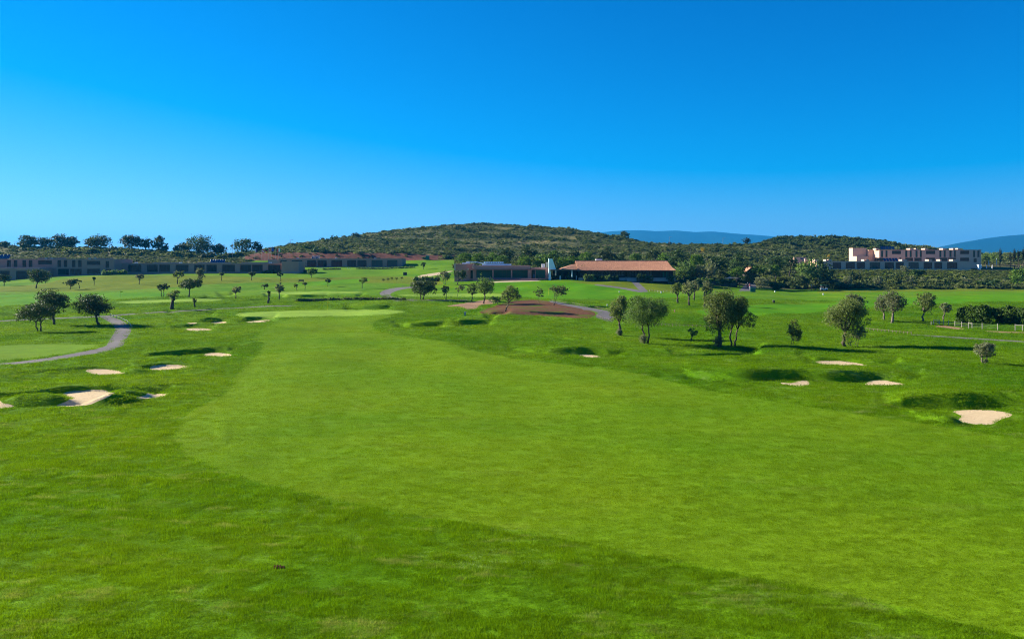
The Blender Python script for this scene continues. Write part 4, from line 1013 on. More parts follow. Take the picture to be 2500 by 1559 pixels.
# long one-storey row
Z = lambda X: 450 + X / 4.2
Q = lambda X: X / 4.2
b3 = Bld('apartment_row', 480, 296, 'long one-storey mauve apartment row with dark loggias on the left', GB, 666)
win = [(Q(1313),Q(1448)), (Q(1505),Q(1617)), (Q(1632),Q(1743)), (Q(1800),Q(1932)), (Q(1988),Z(-5+48)), (Z(100),Z(208)), (Z(225),Z(332)), (Z(388),Z(518)), (Z(573),Z(685)), (Z(695),Z(803)), (Z(858),Z(987))]
b3.block(274.5, 686, 642.2, [(Q(1178),Q(1210),646,662,1), (Q(1214),Q(1254),646,662,1)] + [(x0, x1, 646.2, 663.5, 3) for x0, x1 in win], 12, 'wall')
for x0, x1 in ((372,415),(480,545),(588,652)): b3.part('parapet', 'cap', x0, x1, 640.4, 642.4, .6, 8)
for q in (322, 431, 652): b3.part('roof_unit', 'white', q, q + 6, 639.8, 642, 2, 3)
b4 = Bld('end_pavilion', 708, 292.5, 'blank-walled mauve cube at the right end of the one-storey row', GB, 665)
b4.block(687, 729, 638, [], 9, 'wall'); b4.part('plinth', 'cap', 686.6, 729.4, 662, 668, -.06, .0)
# far wing
b5 = Bld('far_wing', 830, 335, 'far one-storey mauve wing below the red cut bank', GB, 652)
W5 = [(Z(985),Z(1050)),(Z(1100),Z(1210)),(Z(1258),Z(1355)),(Z(1365),Z(1460)),(Z(1508),Z(1618)),(Z(1670),Z(1762)),(Z(1775),Z(1868)),(Z(1920),Z(2033)),(945.5,970)]
b5.block(680, 981.5, 631, [(x0, x1, 635, 650.3, 3, 'tealglass' if x0 > 890 else 'glass') for x0, x1 in W5], 12, 'wall')
for q in (720, 815, 911): b5.part('roof_unit', 'white', q, q + 5, 629.6, 631, 2, 3)
b5.part('parapet', 'cap', 652, 682, 633.5, 645, 1.0, 9)
# hotel at the right
H_ = lambda X: 1980 + X * 440 / 2425
b6 = Bld('hotel_row', 2180, 335, 'low pink hotel row with dark loggias above the scrub bank', GB, 657)
W6 = [(293,405),(468,590),(615,725),(790,930),(992,1115),(1140,1248),(1312,1450),(1515,1632),(1660,1765),(1830,1968)]
b6.block(1994, 2371, 637.2, [(H_(a), H_(c), 640.6, 656, 3, 'tealglass' if a in (790, 1312) else 'glass') for a, c in W6], 7.5, 'hotelwall', capm='wall')
for a, c in ((60,105),(205,222),(240,285),(722,740),(750,790),(1232,1300),(1590,1640),(1745,1765),(1915,2000)):
    b6.part('parapet', 'hotelwall', H_(a), H_(c), 633, 637.4, .5, 3.4)
for k in range(5):                                     # tilted solar panels on the row roof
    mb = MB(); xa, xb = b6.x(H_(985 + k * 40)), b6.x(H_(1020 + k * 40)); za, zb = b6.zz(637), b6.zz(629.5)
    mb.face([(xa, .3, za), (xb, .3, za), (xb, 1.4, zb), (xa, 1.4, zb)]); mb.face([(xa, 1.45, zb - .03), (xb, 1.45, zb - .03), (xb, .35, za - .02), (xa, .35, za - .02)])
    mb.build('solar_panel', M['panel'], b6.root)
b7 = Bld('hotel_block', 2240, 349, 'tall pink upper hotel block with slit windows set back behind the row', GB, 650)
U7 = [(943,972),(1002,1030),(1268,1298),(1328,1356),(1406,1435),(1464,1492),(1727,1755),(1784,1814),(1862,1893),(1921,1950),(2180,2210),(2238,2268)]
R7 = [(1090,1212),(1547,1672),(2007,2130)]
L7 = [(885,975),(1190,1215),(1268,1372),(1390,1490),(1547,1670),(1728,1838),(1846,1952),(2007,2128)]
b7.block(H_(918), H_(2292), 609.5, [(H_(a), H_(c), 611.5, 627.6, 1, 'tealglass') for a, c in U7] + [(H_(a), H_(c), 611.8, 620.2, 3) for a, c in R7] + [(H_(a), H_(c), 629, 637, 2) for a, c in L7] + [(H_(2188), H_(2230), 631, 640, 1)], 16, 'hotelwall', capm='wall')
for a, c in ((888,932),(1345,1395),(1422,1452),(1545,1588),(1788,1840),(1925,1955),(1992,2028)): b7.part('parapet', 'hotelwall', H_(a), H_(c), 605.8, 609.6, .8, 4)
for k in range(5):
    mb = MB(); xa, xb = b7.x(H_(945 + k * 38)), b7.x(H_(978 + k * 38)); za, zb = b7.zz(608.2), b7.zz(601)
    mb.face([(xb, .5, za), (xa, .5, za), (xa + .5, 1.9, zb), (xb + .5, 1.9, zb)][::-1]); mb.face([(xb, .55, za - .02), (xa, .55, za - .02), (xa + .5, 1.95, zb - .03), (xb + .5, 1.95, zb - .03)])
    mb.build('solar_panel', M['panel'], b7.root)
b8 = Bld('stair_tower', 2105, 356, 'windowless pink stair tower joined to the left of the upper hotel block', GB, 650)
b8.block(H_(562), H_(745), 605.2, [], 4.0, 'hotelwall', capm='hotelwall')
b8.part('side_wall', 'hotelwall', H_(562), H_(716), 625.5, 640, -4.0, -.01)
b8.part('side_wall', 'hotelwall', H_(752), H_(910), 609.8, 640, -1.5, 5)
b8.part('roof_terrace', 'cap', H_(716), H_(752), 626, 640, -1.0, 3)
b9 = Bld('service_hut', 1952, 345, 'small pink flat hut half hidden by trees left of the hotel row', GB, 645)
b9.block(1939, 1968, 627.8, [], 6, 'hotelwall', capm='hotelwall'); b9.part('parapet', 'hotelwall', 1961, 1974, 632, 645, -2, .0)
b9.part('window', 'panel', 1954, 1962, 629.5, 633, -.03, .03)

# glass-fronted flat building
G_ = lambda X: 1090 + X / 8.083
gy = lambda Y: 620 + Y / 8.083
g = Bld('glass_pavilion', 1220, 240, 'flat-roofed red-brown building with three large teal windows in the middle', GB, 681)
g.block(G_(530), G_(1665), gy(298), [(G_(588), G_(905), gy(308), gy(470), 3, 'tealglass'), (G_(930), G_(1272), gy(308), gy(470), 4, 'tealglass'), (G_(1298), G_(1605), gy(308), gy(470), 4, 'tealglass')], 12, 'clubwall', capm='fascia', cap=.06, room=3.0)
g.part('fascia', 'fascia', G_(536), G_(1655), gy(228), gy(297), -.55, 11); g.part('eaves_slab', 'clubwall', G_(440), G_(1668), gy(299.5), gy(309), -.9, -.005)
g.part('fascia_end', 'hotelwall', G_(510), G_(534), gy(222), gy(286), -.5, 4); g.part('slab_end', 'hotelwall', G_(415), G_(438), gy(284), gy(316), -.85, 1.0)
g.block(G_(150), G_(524), gy(196), [(G_(468), G_(520), gy(318), gy(480), 1)], 14, 'clubwall', capm='fascia', y=1.4)
g.part('side_pier', 'hotelwall', G_(146), G_(176), gy(190), gy(350), 0.9, 1.37)
g.part('column', 'clubwall', G_(524), G_(544), gy(318), gy(490), -.5, -.05)
g.block(G_(1670), G_(2008), gy(268), [(G_(1678), G_(1748), gy(310), gy(480), 2), (G_(1756), G_(1955), gy(308), gy(480), 3, 'tealglass')], 10, 'clubwall', capm='fascia', y=.5)
for xa in (910, 1278, 1628): g.part('wall_lamp', 'white', G_(xa), G_(xa + 8), gy(335), gy(350), -.12, -.005)
g.part('notice_board', 'panel', G_(1708), G_(1742), gy(400), gy(465), .2, .26)
g.part('planter_rail', 'panel', G_(870), G_(1480), gy(476), gy(488), -1.2, -1.0)
rw = MB()
for x0, x1, y0, y1, d0, d1 in ((700,1280,196,226,2.0,6.5),(730,1120,150,188,2.6,6),(372,442,146,190,4,6),(288,370,172,194,4.2,5.8),(442,600,152,168,4.4,5)):
    rw.box(g.x(G_(x0)), g.x(G_(x1)), d0, d1, g.zz(gy(y1)), g.zz(gy(y0)))
a0, a1 = (G_(590), 160), (G_(715), 188)
rw.tube([(g.x(a0[0]), 4.6, g.zz(gy(a0[1]))), (g.x(a1[0]), 4.2, g.zz(gy(a1[1])))], .14, 6)
rw.build('roof_duct', M['shadewhite'], g.root)
for k in range(16): g.part('rail_post', 'white', G_(735 + k * 26), G_(740 + k * 26), gy(188), gy(198), 2.3, 2.36)
for k in range(8):
    xa = 760 + k * 46; g.part('vent_grille', 'steel', G_(xa), G_(xa + 22), gy(156), gy(176), 2.55, 2.6)
for x0, x1 in ((1885, 1912), (1916, 1948)): g.part('air_conditioner', 'white', G_(x0), G_(x1), gy(194), gy(272), 2, 3)
st = Bld('stone_edging', 1270, 235.5, 'low dark stone edging wall in front of the glass building', 'clubhouse garden walls', 687, 'wall')
for k in range(26):
    xa = 1194 + k * 4.6; h = 3.1 + (k * 37 % 5) * .22
    ya = np.interp(xa, [1190, 1240, 1290, 1320], [687.5, 686, 684, 682.5])
    st.part('stone', 'clubwall', xa, xa + 4.3, ya - h, ya + 3, 0, .4)
# white wedge chimney
c = Bld('wedge_chimney', 1347, 237, 'tall white wedge-shaped chimney between the glass building and the tiled clubhouse', GB, 680, 'chimney')
mb = MB(); xl, xr, xt = c.x(1340), c.x(1357.5), c.x(1348.5); zt, zm, zb = c.zz(631), c.zz(657.5), -1.0
P = [(xl, zb), (c.x(1345), zb), (c.x(1345), zm - .02), (xr, zm), (xt, zt), (xl, zt)]
n = len(P)
mb.face([(x, 0, z) for x, z in P]); mb.face([(x, 2.6, z) for x, z in P][::-1])
for i in range(n):
    (xa, za), (xb, zb2) = P[i], P[(i + 1) % n]; mb.face([(xa, 0, za), (xa, 2.6, za), (xb, 2.6, zb2), (xb, 0, zb2)])
mb.build('shaft', M['shadewhite'], c.root); c.part('cap', 'dark', 1339.6, 1349, 629.6, 631.2, -.1, 2.7); c.part('flue_box', 'palewood', 1333.5, 1338.5, 640, 652, .6, 1.6)
# tiled clubhouse
K = lambda X: 1340 + X / 7.132
ky = lambda Y: 620 + Y / 7.132
k_ = Bld('tiled_clubhouse', 1530, 236, 'long low clubhouse with a terracotta tiled gable roof and dark veranda', GB, 682)
zE, zR = k_.zz(660.2), (ZC - (637.2 - HZ) * 243 / F - k_.z)
def xr_(px, dY): return (px - CX) * (236 + dY) / F - k_.X
rf = MB(); xl0, xl1 = xr_(K(458), 7), xr_(K(2060), 7)
def slope(a, b, xa0, xa1, xb0, xb1, nt=190):
    """roof pitch with rounded tile rolls running down it"""
    (ya, za), (yb, zb2) = a, b
    for i in range(nt):
        t0, t1, tm = i / nt, (i + 1) / nt, (i + .5) / nt
        L = lambda p, q, t: p + (q - p) * t
        for ta, tb, ha, hb in ((t0, tm, 0, .09), (tm, t1, .09, 0)):
            rf.face([(L(xa0, xa1, ta), ya, za + ha), (L(xa0, xa1, tb), ya, za + hb), (L(xb0, xb1, tb), yb, zb2 + hb), (L(xb0, xb1, ta), yb, zb2 + ha)])
e0, e1, f0, f1 = xr_(K(500), -2.2), xr_(K(2222), -2.2), xr_(K(490), .2), xr_(K(2142), .2)
zF = zE + .95
slope((-2.2, zE), (.2, zF), e0, e1, f0, f1); slope((.2, zF), (7, zR), f0, f1, xl0, xl1)
rf.face([(f1, 13.8, zF), (f0, 13.8, zF), (xl0, 7, zR), (xl1, 7, zR)]); rf.face([(e1, 16.2, zE), (e0, 16.2, zE), (f0, 13.8, zF), (f1, 13.8, zF)])
rf.build('roof', M['tile'], k_.root)
sf = MB(); sf.box(e0 + .2, e1 - .2, -2.0, 16, zE - .30, zE - .06)
for xa, xb, xc_ in ((f0 + .3, f0 + .5, xl0), (f1 - .5, f1 - .3, xl1)):
    sf.face([(xa, .3, zF - .05), (xa, 13.7, zF - .05), (xc_ + (.25 if xa < 0 else -.25), 7, zR - .05)]); sf.face([(xa, .3, zE - .06), (xa, 13.7, zE - .06), (xa, 13.7, zF - .05), (xa, .3, zF - .05)])
sf.build('soffit', M['dark'], k_.root)
rd = MB(); rd.tube([(xl0, 7, zR + .08), (xl1, 7, zR + .08)], .16, 6); rd.build('ridge', M['tile'], k_.root)
ops = [(K(680), K(725)), (K(738), K(785)), (K(797), K(842)), (K(855), K(900)), (K(915), K(962)), (K(975), K(1022)), (K(1034), K(1080)), (K(1092), K(1138)), (K(1150), K(1200)), (K(1212), K(1255)), (K(1265), K(1312)), (K(1446), K(1488)), (K(1492), K(1535)), (K(1566), K(1616)), (K(1632), K(1676)), (K(1690), K(1735)), (K(1748), K(1795))]
k_.block(1416, 1644, 661, [(x0, x1, ky(305), ky(372), 2) for x0, x1 in ops] + [(K(1326), K(1418), ky(303), ky(405), 2)], 14, 'dark', capm='dark', fm='pframe', room=2.0)
for x0, x1 in ((1982, 2012), (2036, 2080)): k_.part('shutter', 'greencloth', K(x0), K(x1), ky(310), ky(405), -.05, -.004)
vp = MB()
for i in range(15):
    xx = xr_(K(560 + i * 116), -1.9)
    o = MB(); o.box(xx - .09, xx + .09, -1.95, -1.77, -1.5, zE - .3); o.build('veranda_post', M['dark'], k_.root)
k_.part('veranda_floor', 'stone', 1412, 1646, ky(412), ky(470), -2.0, -.01)
for i in range(4): k_.part('step', 'stone', K(1330 + i * 2), K(1490 + i * 6), ky(420 + i * 8), ky(470), -2.3 - i * .32, -2.001 - i * .32)
ch = k_.part('chimney', 'white', K(872), K(984), ky(86), ky(124), 8.2, 10); k_.part('chimney_cap', 'panel', K(885), K(976), ky(70), ky(85.5), 8.5, 9.7)
k2 = Bld('tiled_side_wing', 1390, 238, 'small hipped terracotta roof wing with a flat canopy at the left of the clubhouse', GB, 681)
rf = MB(); A = [(k2.x(1369), 0, k2.zz(656.4)), (k2.x(1412), 0, k2.zz(658)), (k2.x(1412), 10, k2.zz(658)), (k2.x(1369), 10, k2.zz(656.4)), (k2.x(1400), 4, k2.zz(645)), (k2.x(1418), 4, k2.zz(645))]
rf.face([A[0], A[1], A[5], A[4]]); rf.face([A[0], A[4], A[3]]); rf.face([A[3], A[4], A[5], A[2]]); rf.build('roof', M['tile'], k2.root)
k2.part('canopy', 'dark', 1343, 1413, 658.6, 661.2, -1.5, 6); k2.part('canopy_edge', 'tile', 1343, 1413, 657.6, 658.5, -1.52, -1.2)
k2.part('wall', 'dark', 1352, 1416, 661.3, 684, 5, 5.3)
for q in (1356, 1372, 1388, 1404): k2.part('post', 'dark', q, q + 1.4, 661.3, 684, -1.3, -1.1)
k2.part('stone_post', 'palewood', 1354.6, 1357.4, 659.5, 672, -2.0, -1.6)
for i in range(7):
    px = 1366 + i * 6.5; k2.part('chair', 'dark' if i % 3 else 'white', px, px + 2.6, 673, 684, -.6 + (i % 2) * .8, .0 + (i % 2) * .8)
k3 = Bld('roadside_hut', 1831, 274, 'small hut with an orange gable roof half hidden behind the road pines', GB, 690)
rf = MB(); x0, xm, x1 = k3.x(1820), k3.x(1834), k3.x(1848)
rf.face([(x0, -.5, k3.zz(663)), (xm, -.5, k3.zz(652)), (xm, 6, k3.zz(652)), (x0, 6, k3.zz(663))]); rf.face([(xm, -.5, k3.zz(652)), (x1, -.5, k3.zz(663)), (x1, 6, k3.zz(663)), (xm, 6, k3.zz(652))])
rf.build('roof', M['tile'], k3.root); k3.part('wall', 'dark', 1823, 1845, 662.5, 692, 0, 5.5)  # wall coloured dark to stand for the shade below the roof
mb = MB(); mb.face([(k3.x(1823), .02, k3.zz(662)), (k3.x(1845), .02, k3.zz(662)), (xm, .02, k3.zz(653))]); mb.build('gable', M['dark'], k3.root)
k4 = Bld('garden_shelter', 1792, 249, 'small dark pyramid-roofed shelter under the bright dome-shaped pine', GB, 693, 'shelter')
rf = MB(); a_ = [(k4.x(1775), 0, k4.zz(680)), (k4.x(1809), 0, k4.zz(680)), (k4.x(1809), 4.2, k4.zz(680)), (k4.x(1775), 4.2, k4.zz(680))]; tp = (k4.x(1792), 2.1, k4.zz(674))
for i in range(4): rf.face([a_[i], a_[(i + 1) % 4], tp])
rf.build('roof', M['steel'], k4.root)
for q in (1777, 1806): k4.part('post', 'dark', q, q + 1.4, 680, 700, .2, .4); k4.part('post', 'dark', q, q + 1.4, 680, 700, 3.8, 4.0)

# solar panels standing on roofs of the left buildings: things of their own
def panel_stand(px0, px1, y0, y1, Y, label):
    s = Y / F; X = ((px0 + px1) / 2 - CX) * s; z = ZC - (y1 - HZ) * s; w = (px1 - px0) * s; h = (y0 - y1) * -s
    r = empty('solar_panel', (X, Y, z)); tag(r, label, 'solar panel', 'solar panels on the left roofs')
    f = MB(); f.face([(-w/2, 0, .05), (w/2, 0, .05), (w/2, 1.2, h), (-w/2, 1.2, h)]); f.face([(w/2, .05, .02), (-w/2, .05, .02), (-w/2, 1.25, h - .04), (w/2, 1.25, h - .04)]); f.build('cells', M['panel'], r)
    n = 6
    for i in range(n + 1):
        q = MB(); x = -w/2 + w * i / n; q.tube([(x, -.01, .06), (x, 1.19, h + .012)], .025, 4); q.build('rail', M['steel'], r)
    for sx in (-1, 1):
        q = MB(); q.tube([(sx * w * .45, 1.2, 0), (sx * w * .45, 1.2, h - .05)], .03, 4); q.build('leg', M['steel'], r)
panel_stand(-30, 22, 621, 631.5, 297, 'blue solar panel on the two-storey roof at the left edge')
panel_stand(512, 548, 633, 642, 302, 'pale blue tilted solar panel on the one-storey row roof')
panel_stand(761, 780, 624, 631, 341, 'dark blue solar panel on the far wing roof before the red bank')

# ------------------------------------------------------------------ flags, lamps and small things
def flag(px, ytop, Y, cols, label, vert=False, ybase=634.5):
    s = Y / F; X = (px - CX) * s; z0 = hz(X, Y); zt = ZC - (ytop - HZ) * s
    r = empty('flagpole', (X, Y, z0)); tag(r, label, 'flag', 'flags on poles before the red bank')
    p = MB(); p.tube([(0, 0, -.3), (0, 0, zt - z0)], [.06, .04], 6); p.build('pole', M['palewood'], r)
    V_, F_, m_ = [], [], []; W_, H2, nx, ny = 1.15, 1.5, 10, 6
    for j in range(ny + 1):
        for i in range(nx + 1):
            u, v = i / nx, j / ny
            V_.append((.05 + u * W_ * .85, .16 * math.sin(u * 6 + v * 2) * u, zt - z0 - .06 - v * H2 - .35 * u * u))
    for j in range(ny):
        for i in range(nx):
            a_ = j * (nx + 1) + i; F_.append((a_, a_ + 1, a_ + nx + 2, a_ + nx + 1)); k = (i * len(cols) // nx) if vert else (j * len(cols) // ny); m_.append(k)
    link('cloth', np_mesh('cloth', V_, F_, mats=[M[c_] for c_ in cols], midx=m_, smooth=True), r)
flag(622, 606, 358, ['whitecloth', 'purple'], 'white and purple flag, leftmost of the row', True)
flag(639, 608, 358, ['redcloth', 'whitecloth', 'redcloth'], 'red flag with a white band, second in the row')
flag(647, 608, 358, ['blackcloth', 'redcloth', 'yellowcloth'], 'black, red and yellow striped flag in the row')
flag(656, 606, 358, ['redcloth', 'whitecloth', 'redcloth', 'whitecloth'], 'thin red and white striped flag in the row')
flag(662.5, 604, 358, ['bluecloth', 'bluecloth', 'bluecloth'], 'plain blue flag in the row')
flag(673, 606, 358, ['fgreen', 'redcloth', 'redcloth'], 'red flag with a green edge next to the white one', True)
flag(680, 605.5, 358, ['whitecloth', 'whitecloth', 'fgreen'], 'white flag with a green edge, rightmost of the row', True)

def lamp(px, ytop, ybase, Y, label, arm=1):
    s = Y / F; X = (px - CX) * s; z0 = hz(X, Y); zt = ZC - (ytop - HZ) * s
    r = empty('street_lamp', (X, Y, z0)); tag(r, label, 'street lamp', 'street lamps on the ridges')
    p = MB(); p.tube([(0, 0, -.2), (0, 0, zt - z0)], [.11, .06], 6); p.tube([(0, 0, zt - z0), (.5 * arm, 0, zt - z0 + .12), (1.0 * arm, 0, zt - z0 + .1)], .05, 5); p.build('pole', M['steel'], r)
    h = MB(); h.box(min(.8 * arm, 1.6 * arm), max(.8 * arm, 1.6 * arm), -.16, .16, zt - z0 + .03, zt - z0 + .2); h.build('lamp_head', M['steel'], r)
lamp(36, 590, 604, 402, 'street lamp on the left ridge beside the wide dark oak')
lamp(567, 592, 634, 372, 'tall lamp post between the dense oak and the open-branched oak', 1)
lamp(709, 585.5, 598, 450, 'lamp post on the low crest left of the big hill')
lamp(835, 581, 590, 480, 'lamp post on the left shoulder of the big hill')
lamp(1634, 578, 596, 488, 'lamp post on the skyline, left of two before the blue mountains')
lamp(1765, 580, 598, 484, 'lamp post on the skyline, right of two before the blue mountains')

def parasol(px, y0, y1, Y, label):
    s = Y / F; X = (px - CX) * s; z0 = hz(X, Y); zt = ZC - (y0 - HZ) * s; h = max(zt - z0, 1.5)
    r = empty('closed_parasol', (X, Y, z0)); tag(r, label, 'parasol', 'closed parasols')
    p = MB(); p.tube([(0, 0, -.1), (0, 0, h * .95)], .03, 5); p.build('pole', M['palewood'], r)
    q = MB(); q.tube([(0, 0, h * .30), (0, 0, h * .36), (0, 0, h * .7), (0, 0, h)], [.20, .23, .16, .03], 8); q.build('canopy', M['canvas'], r)
    f = MB(); f.tube([(0, 0, -.05), (0, 0, .06)], .28, 8); f.build('base', M['stone'], r)
parasol(1396.5, 658, 671, 234.5, 'closed white parasol beside the olive-brown cube hedge')
parasol(2396, 645, 653, 342, 'closed white parasol right of the white box at the hotel'); parasol(2408.5, 646, 653, 343, 'second closed white parasol right of the hotel box')
parasol(2422.5, 645, 655, 341, 'closed white parasol standing farthest right on the hotel terrace'); parasol(2414, 634, 643, 352, 'upper closed parasol on the higher hotel terrace'); parasol(2433, 630, 644, 354, 'tall closed parasol near the first cypress')
def crate(name, px, y0, y1, w, Y, mat, label, cat, d=.6):
    s = Y / F; X = (px - CX) * s; z0 = hz(X, Y); h = max(ZC - (y0 - HZ) * s - z0, .3)
    r = empty(name, (X, Y, z0)); tag(r, label, cat)
    m = MB(); W_ = w * s / 2; m.box(-W_, W_, -d/2, d/2, 0, h * .88); m.build('body', M[mat], r)
    m = MB(); m.box(-W_ - .03, W_ + .03, -d/2 - .03, d/2 + .03, h * .88 + .003, h); m.build('lid', M['steel' if mat != 'white' else 'white'], r)
    return r
crate('cool_box', 2390, 645.5, 653.5, 5.5, 342, 'white', 'white boxy kiosk on the terrace at the hotel end', 'kiosk', 1.2)
crate('litter_bin', 1135.5, 761, 771, 4.6, float(cast([(1135.5, 771)], H)[0][1]), 'steel', 'grey-green litter bin alone on the rough below the dirt patch', 'bin', .35)
crate('litter_bin', 1889, 732.5, 739.5, 4, float(cast([(1889, 739.5)], H)[0][1]), 'dark', 'dark litter bin alone on the right lawn', 'bin', .4)
crate('tee_marker', 1647, 755.5, 762, 1.8, float(cast([(1647, 762)], H)[0][1]), 'clubwall', 'small brown marker post on the lawn right of the bushy green olive', 'post', .15)
crate('green_screen', 1838, 701, 709.5, 13, 226, 'greencloth', 'green windscreen panel at the foot of the ramped road', 'screen', .12)
crate('info_board', 989, 664, 673, 9, 275, 'dark', 'dark board in the grass before the far wing', 'board', .1)
crate('green_container', 1044, 623.5, 633.5, 8, 362, 'greencloth', 'green container under the red cut bank', 'container', 2.0)
for q, (px, y1, w) in enumerate([(1512, 714, 2.0), (1614.5, 715, 2.4), (1482.5, 746, 2.0), (2010, 719.5, 2.0), (1892, 713, 1.8)]):
    crate('tee_marker', px, y1 - 3.6, y1, w, float(cast([(px, y1)], H)[0][1]), 'white', ['white tee marker on the bright lawn left of the clubhouse paths', 'white marker block at the end of the clubhouse paths', 'white tee marker beside the path end by the slim olive', 'white marker below the golf buggy', 'white marker on the range lawn above the litter bin'][q], 'marker', .25)
for q, px in enumerate([776, 781, 786, 791.5, 849, 853.5]):
    crate('garden_post', px, 655 if q < 4 else 659, 663, 1.5, 322, 'white', ['tallest white garden post before the far wing', 'second white garden post before the far wing', 'third white garden post before the far wing', 'fourth white garden post before the far wing', 'left white garden seat below the far wing', 'right white garden seat below the far wing'][q], 'post', .25)
p_ = cast([(682, 1386)], H)[0]; rr = np.random.default_rng(8); m = MB()
for i in range(14):
    a_, q_ = rr.uniform(0, 6.28), rr.uniform(0, .13); m.tube([(math.cos(a_) * q_ * 1.3, math.sin(a_) * q_, -.02), (math.cos(a_) * q_ * 1.3, math.sin(a_) * q_, rr.uniform(.03, .075))], [rr.uniform(.03, .05), .012], 6)
tag(m.build('soil_clump', M['redbank'], None, tuple(p_)), 'small dark clump of dug soil in the rough grass in the foreground', 'soil clump', kind='stuff')
# buggy with a green canopy
def buggy(px, y, Y, label):
    s = Y / F; X = (px - CX) * s; z0 = hz(X, Y); r = empty('golf_buggy', (X, Y, z0)); tag(r, label, 'golf buggy')
    m = MB(); m.box(-1.1, 1.0, -.5, .5, .3, .62); m.box(-1.1, -.6, -.5, .5, .621, .85); m.box(.75, 1.15, -.45, .45, .35, .8); m.build('body', M['white'], r)
    m = MB(); m.box(-.15, .2, -.5, .5, .625, .78); m.box(-.22, -.14, -.5, .5, .781, 1.2); m.build('seat', M['darkcloth'], r)
    m = MB(); m.box(-.95, .85, -.6, .6, 1.75, 1.83); m.build('canopy', M['greencloth'], r)
    for sx in (-.85, .78):
        for sy in (-.5, .5): m = MB(); m.box(sx - .03, sx + .03, sy - .03, sy + .03, .6, 1.75); m.build('post', M['steel'], r)
    for sx in (-.75, .75):
        for sy in (-.56, .56):
            m = MB(); m.tube([(sx, sy - .07, .24), (sx, sy + .07, .24)], .24, 12); m.build('wheel', M['blackcloth'], r)
buggy(2011, 712, 260, 'white golf buggy with a green canopy parked at the edge of the range')
# people: one continuous skinned body each
def person(px, Y, label, top, legs, pose):
    s = Y / F; X = (px - CX) * s; z0 = hz(X, Y); J = {}
    bend = .35 if pose == 'bend' else 0.0; step = .14 if pose == 'walk' else .08
    V_ = [(0, 0, .92), (bend * .4, 0, 1.15), (bend, 0, 1.40), (bend * 1.1, 0, 1.52), (bend * 1.25, 0, 1.66),
          (.02, -.10, .88), (step, -.11, .48), (step * 1.1, -.12, .07), (step * 1.1 + .16, -.12, .04),
          (.02, .10, .88), (-step, .11, .48), (-step * 1.4, .12, .07), (-step * 1.4 + .16, .12, .04),
          (bend, -.20, 1.38), (bend + .12, -.25, 1.10), (bend + .32, -.10, .98), (bend, .20, 1.38), (bend + .10, .24, 1.10), (bend + .32, .04, .96)]
    E = [(0,1),(1,2),(2,3),(3,4),(0,5),(5,6),(6,7),(7,8),(0,9),(9,10),(10,11),(11,12),(2,13),(13,14),(14,15),(2,16),(16,17),(17,18)]
    rad = [.15,.15,.16,.06,.11,.095,.07,.045,.04,.095,.07,.045,.04,.065,.05,.04,.065,.05,.04]
    me = bpy.data.meshes.new('person'); me.from_pydata(V_, E, []); o = bpy.data.objects.new('tmp', me); col.objects.link(o)
    md = o.modifiers.new('s', 'SKIN'); me.skin_vertices[0].data[0].use_root = True
    for i, rr in enumerate(rad): me.skin_vertices[0].data[i].radius = (rr, rr)
    o.modifiers.new('u', 'SUBSURF').levels = 1
    dg = bpy.context.evaluated_depsgraph_get(); me2 = bpy.data.meshes.new_from_object(o.evaluated_get(dg)); bpy.data.objects.remove(o)
    for m in (top, legs, 'skin'): me2.materials.append(M[m])
    for p in me2.polygons:
        z = p.center.z; a_ = abs(p.center.y) > .17 and z < 1.25
        p.material_index = 2 if z > 1.50 or a_ and z < 1.12 else 0 if z > .93 else 1; p.use_smooth = True
    po = link('person', me2, None, (X, Y, z0), 2.6 if pose == 'bend' else 1.9); tag(po, label, 'person', 'golfers at the range')
    h = MB(); bx = V_[4][0]; h.tube([(bx - .02, 0, 1.66), (bx - .02, 0, 1.74), (bx - .01, 0, 1.80)], [.115, .118, .05], 8); h.build('cap', M['whitecloth' if top != 'pinkcloth' else 'pinkcloth'], po)
    return po
person(1981.5, 258, 'golfer in orange-red top standing at the range edge', 'orangecloth', 'orangecloth', 'stand')
person(1990, 257, 'golfer in dark clothes bending over the ball at the range edge', 'darkcloth', 'darkcloth', 'bend')
person(1831, 243, 'person in a pink top walking on the ramped road', 'pinkcloth', 'whitecloth', 'walk')
person(1825, 247, 'person in a dusty pink outfit behind the walker on the road', 'orangecloth', 'pinkcloth', 'stand')
# flagsticks on the greens
def pin(px, y0, y1, label):
    b_ = cast([(px, y1)], H)[0]; s = b_[1] / F; h = max(1.6, (y1 - y0) * s)
    r = empty('flagstick', tuple(b_)); tag(r, label, 'flagstick', 'flagsticks on the greens')
    m = MB(); m.tube([(0, 0, -.1), (0, 0, h)], .022, 5); m.build('pole', M['yellowcloth'], r)
    m = MB(); m.face([(0.02, 0, h), (.5, .08, h - .14), (.48, .1, h - .32), (.02, 0, h - .38)]); m.face([(0.02, .02, h - .38), (.48, .12, h - .32), (.5, .1, h - .14), (.02, .02, h)]); m.build('flag', M['yellowcloth'], r)
pin(799, 738, 757, 'yellow flagstick at the back of the big pale green'); pin(294, 715, 727, 'small yellow flagstick on the left bright lawn'); pin(1339, 712, 720, 'faint orange flagstick right of the practice green')
# bench
bb = cast([(735, 690)], H)[0]; r = empty('park_bench', tuple(bb)); tag(r, 'dark bench on the slope behind the small heart-shaped tree', 'bench')
m = MB(); m.box(-.8, .8, -.2, .2, .42, .47); m.build('seat', M['dark'], r); m = MB(); m.box(-.8, .8, .2, .24, .5, .9); m.build('backrest', M['dark'], r)
for sx in (-.65, .65): m = MB(); m.box(sx - .04, sx + .04, -.18, .18, 0, .42); m.build('leg', M['dark'], r)
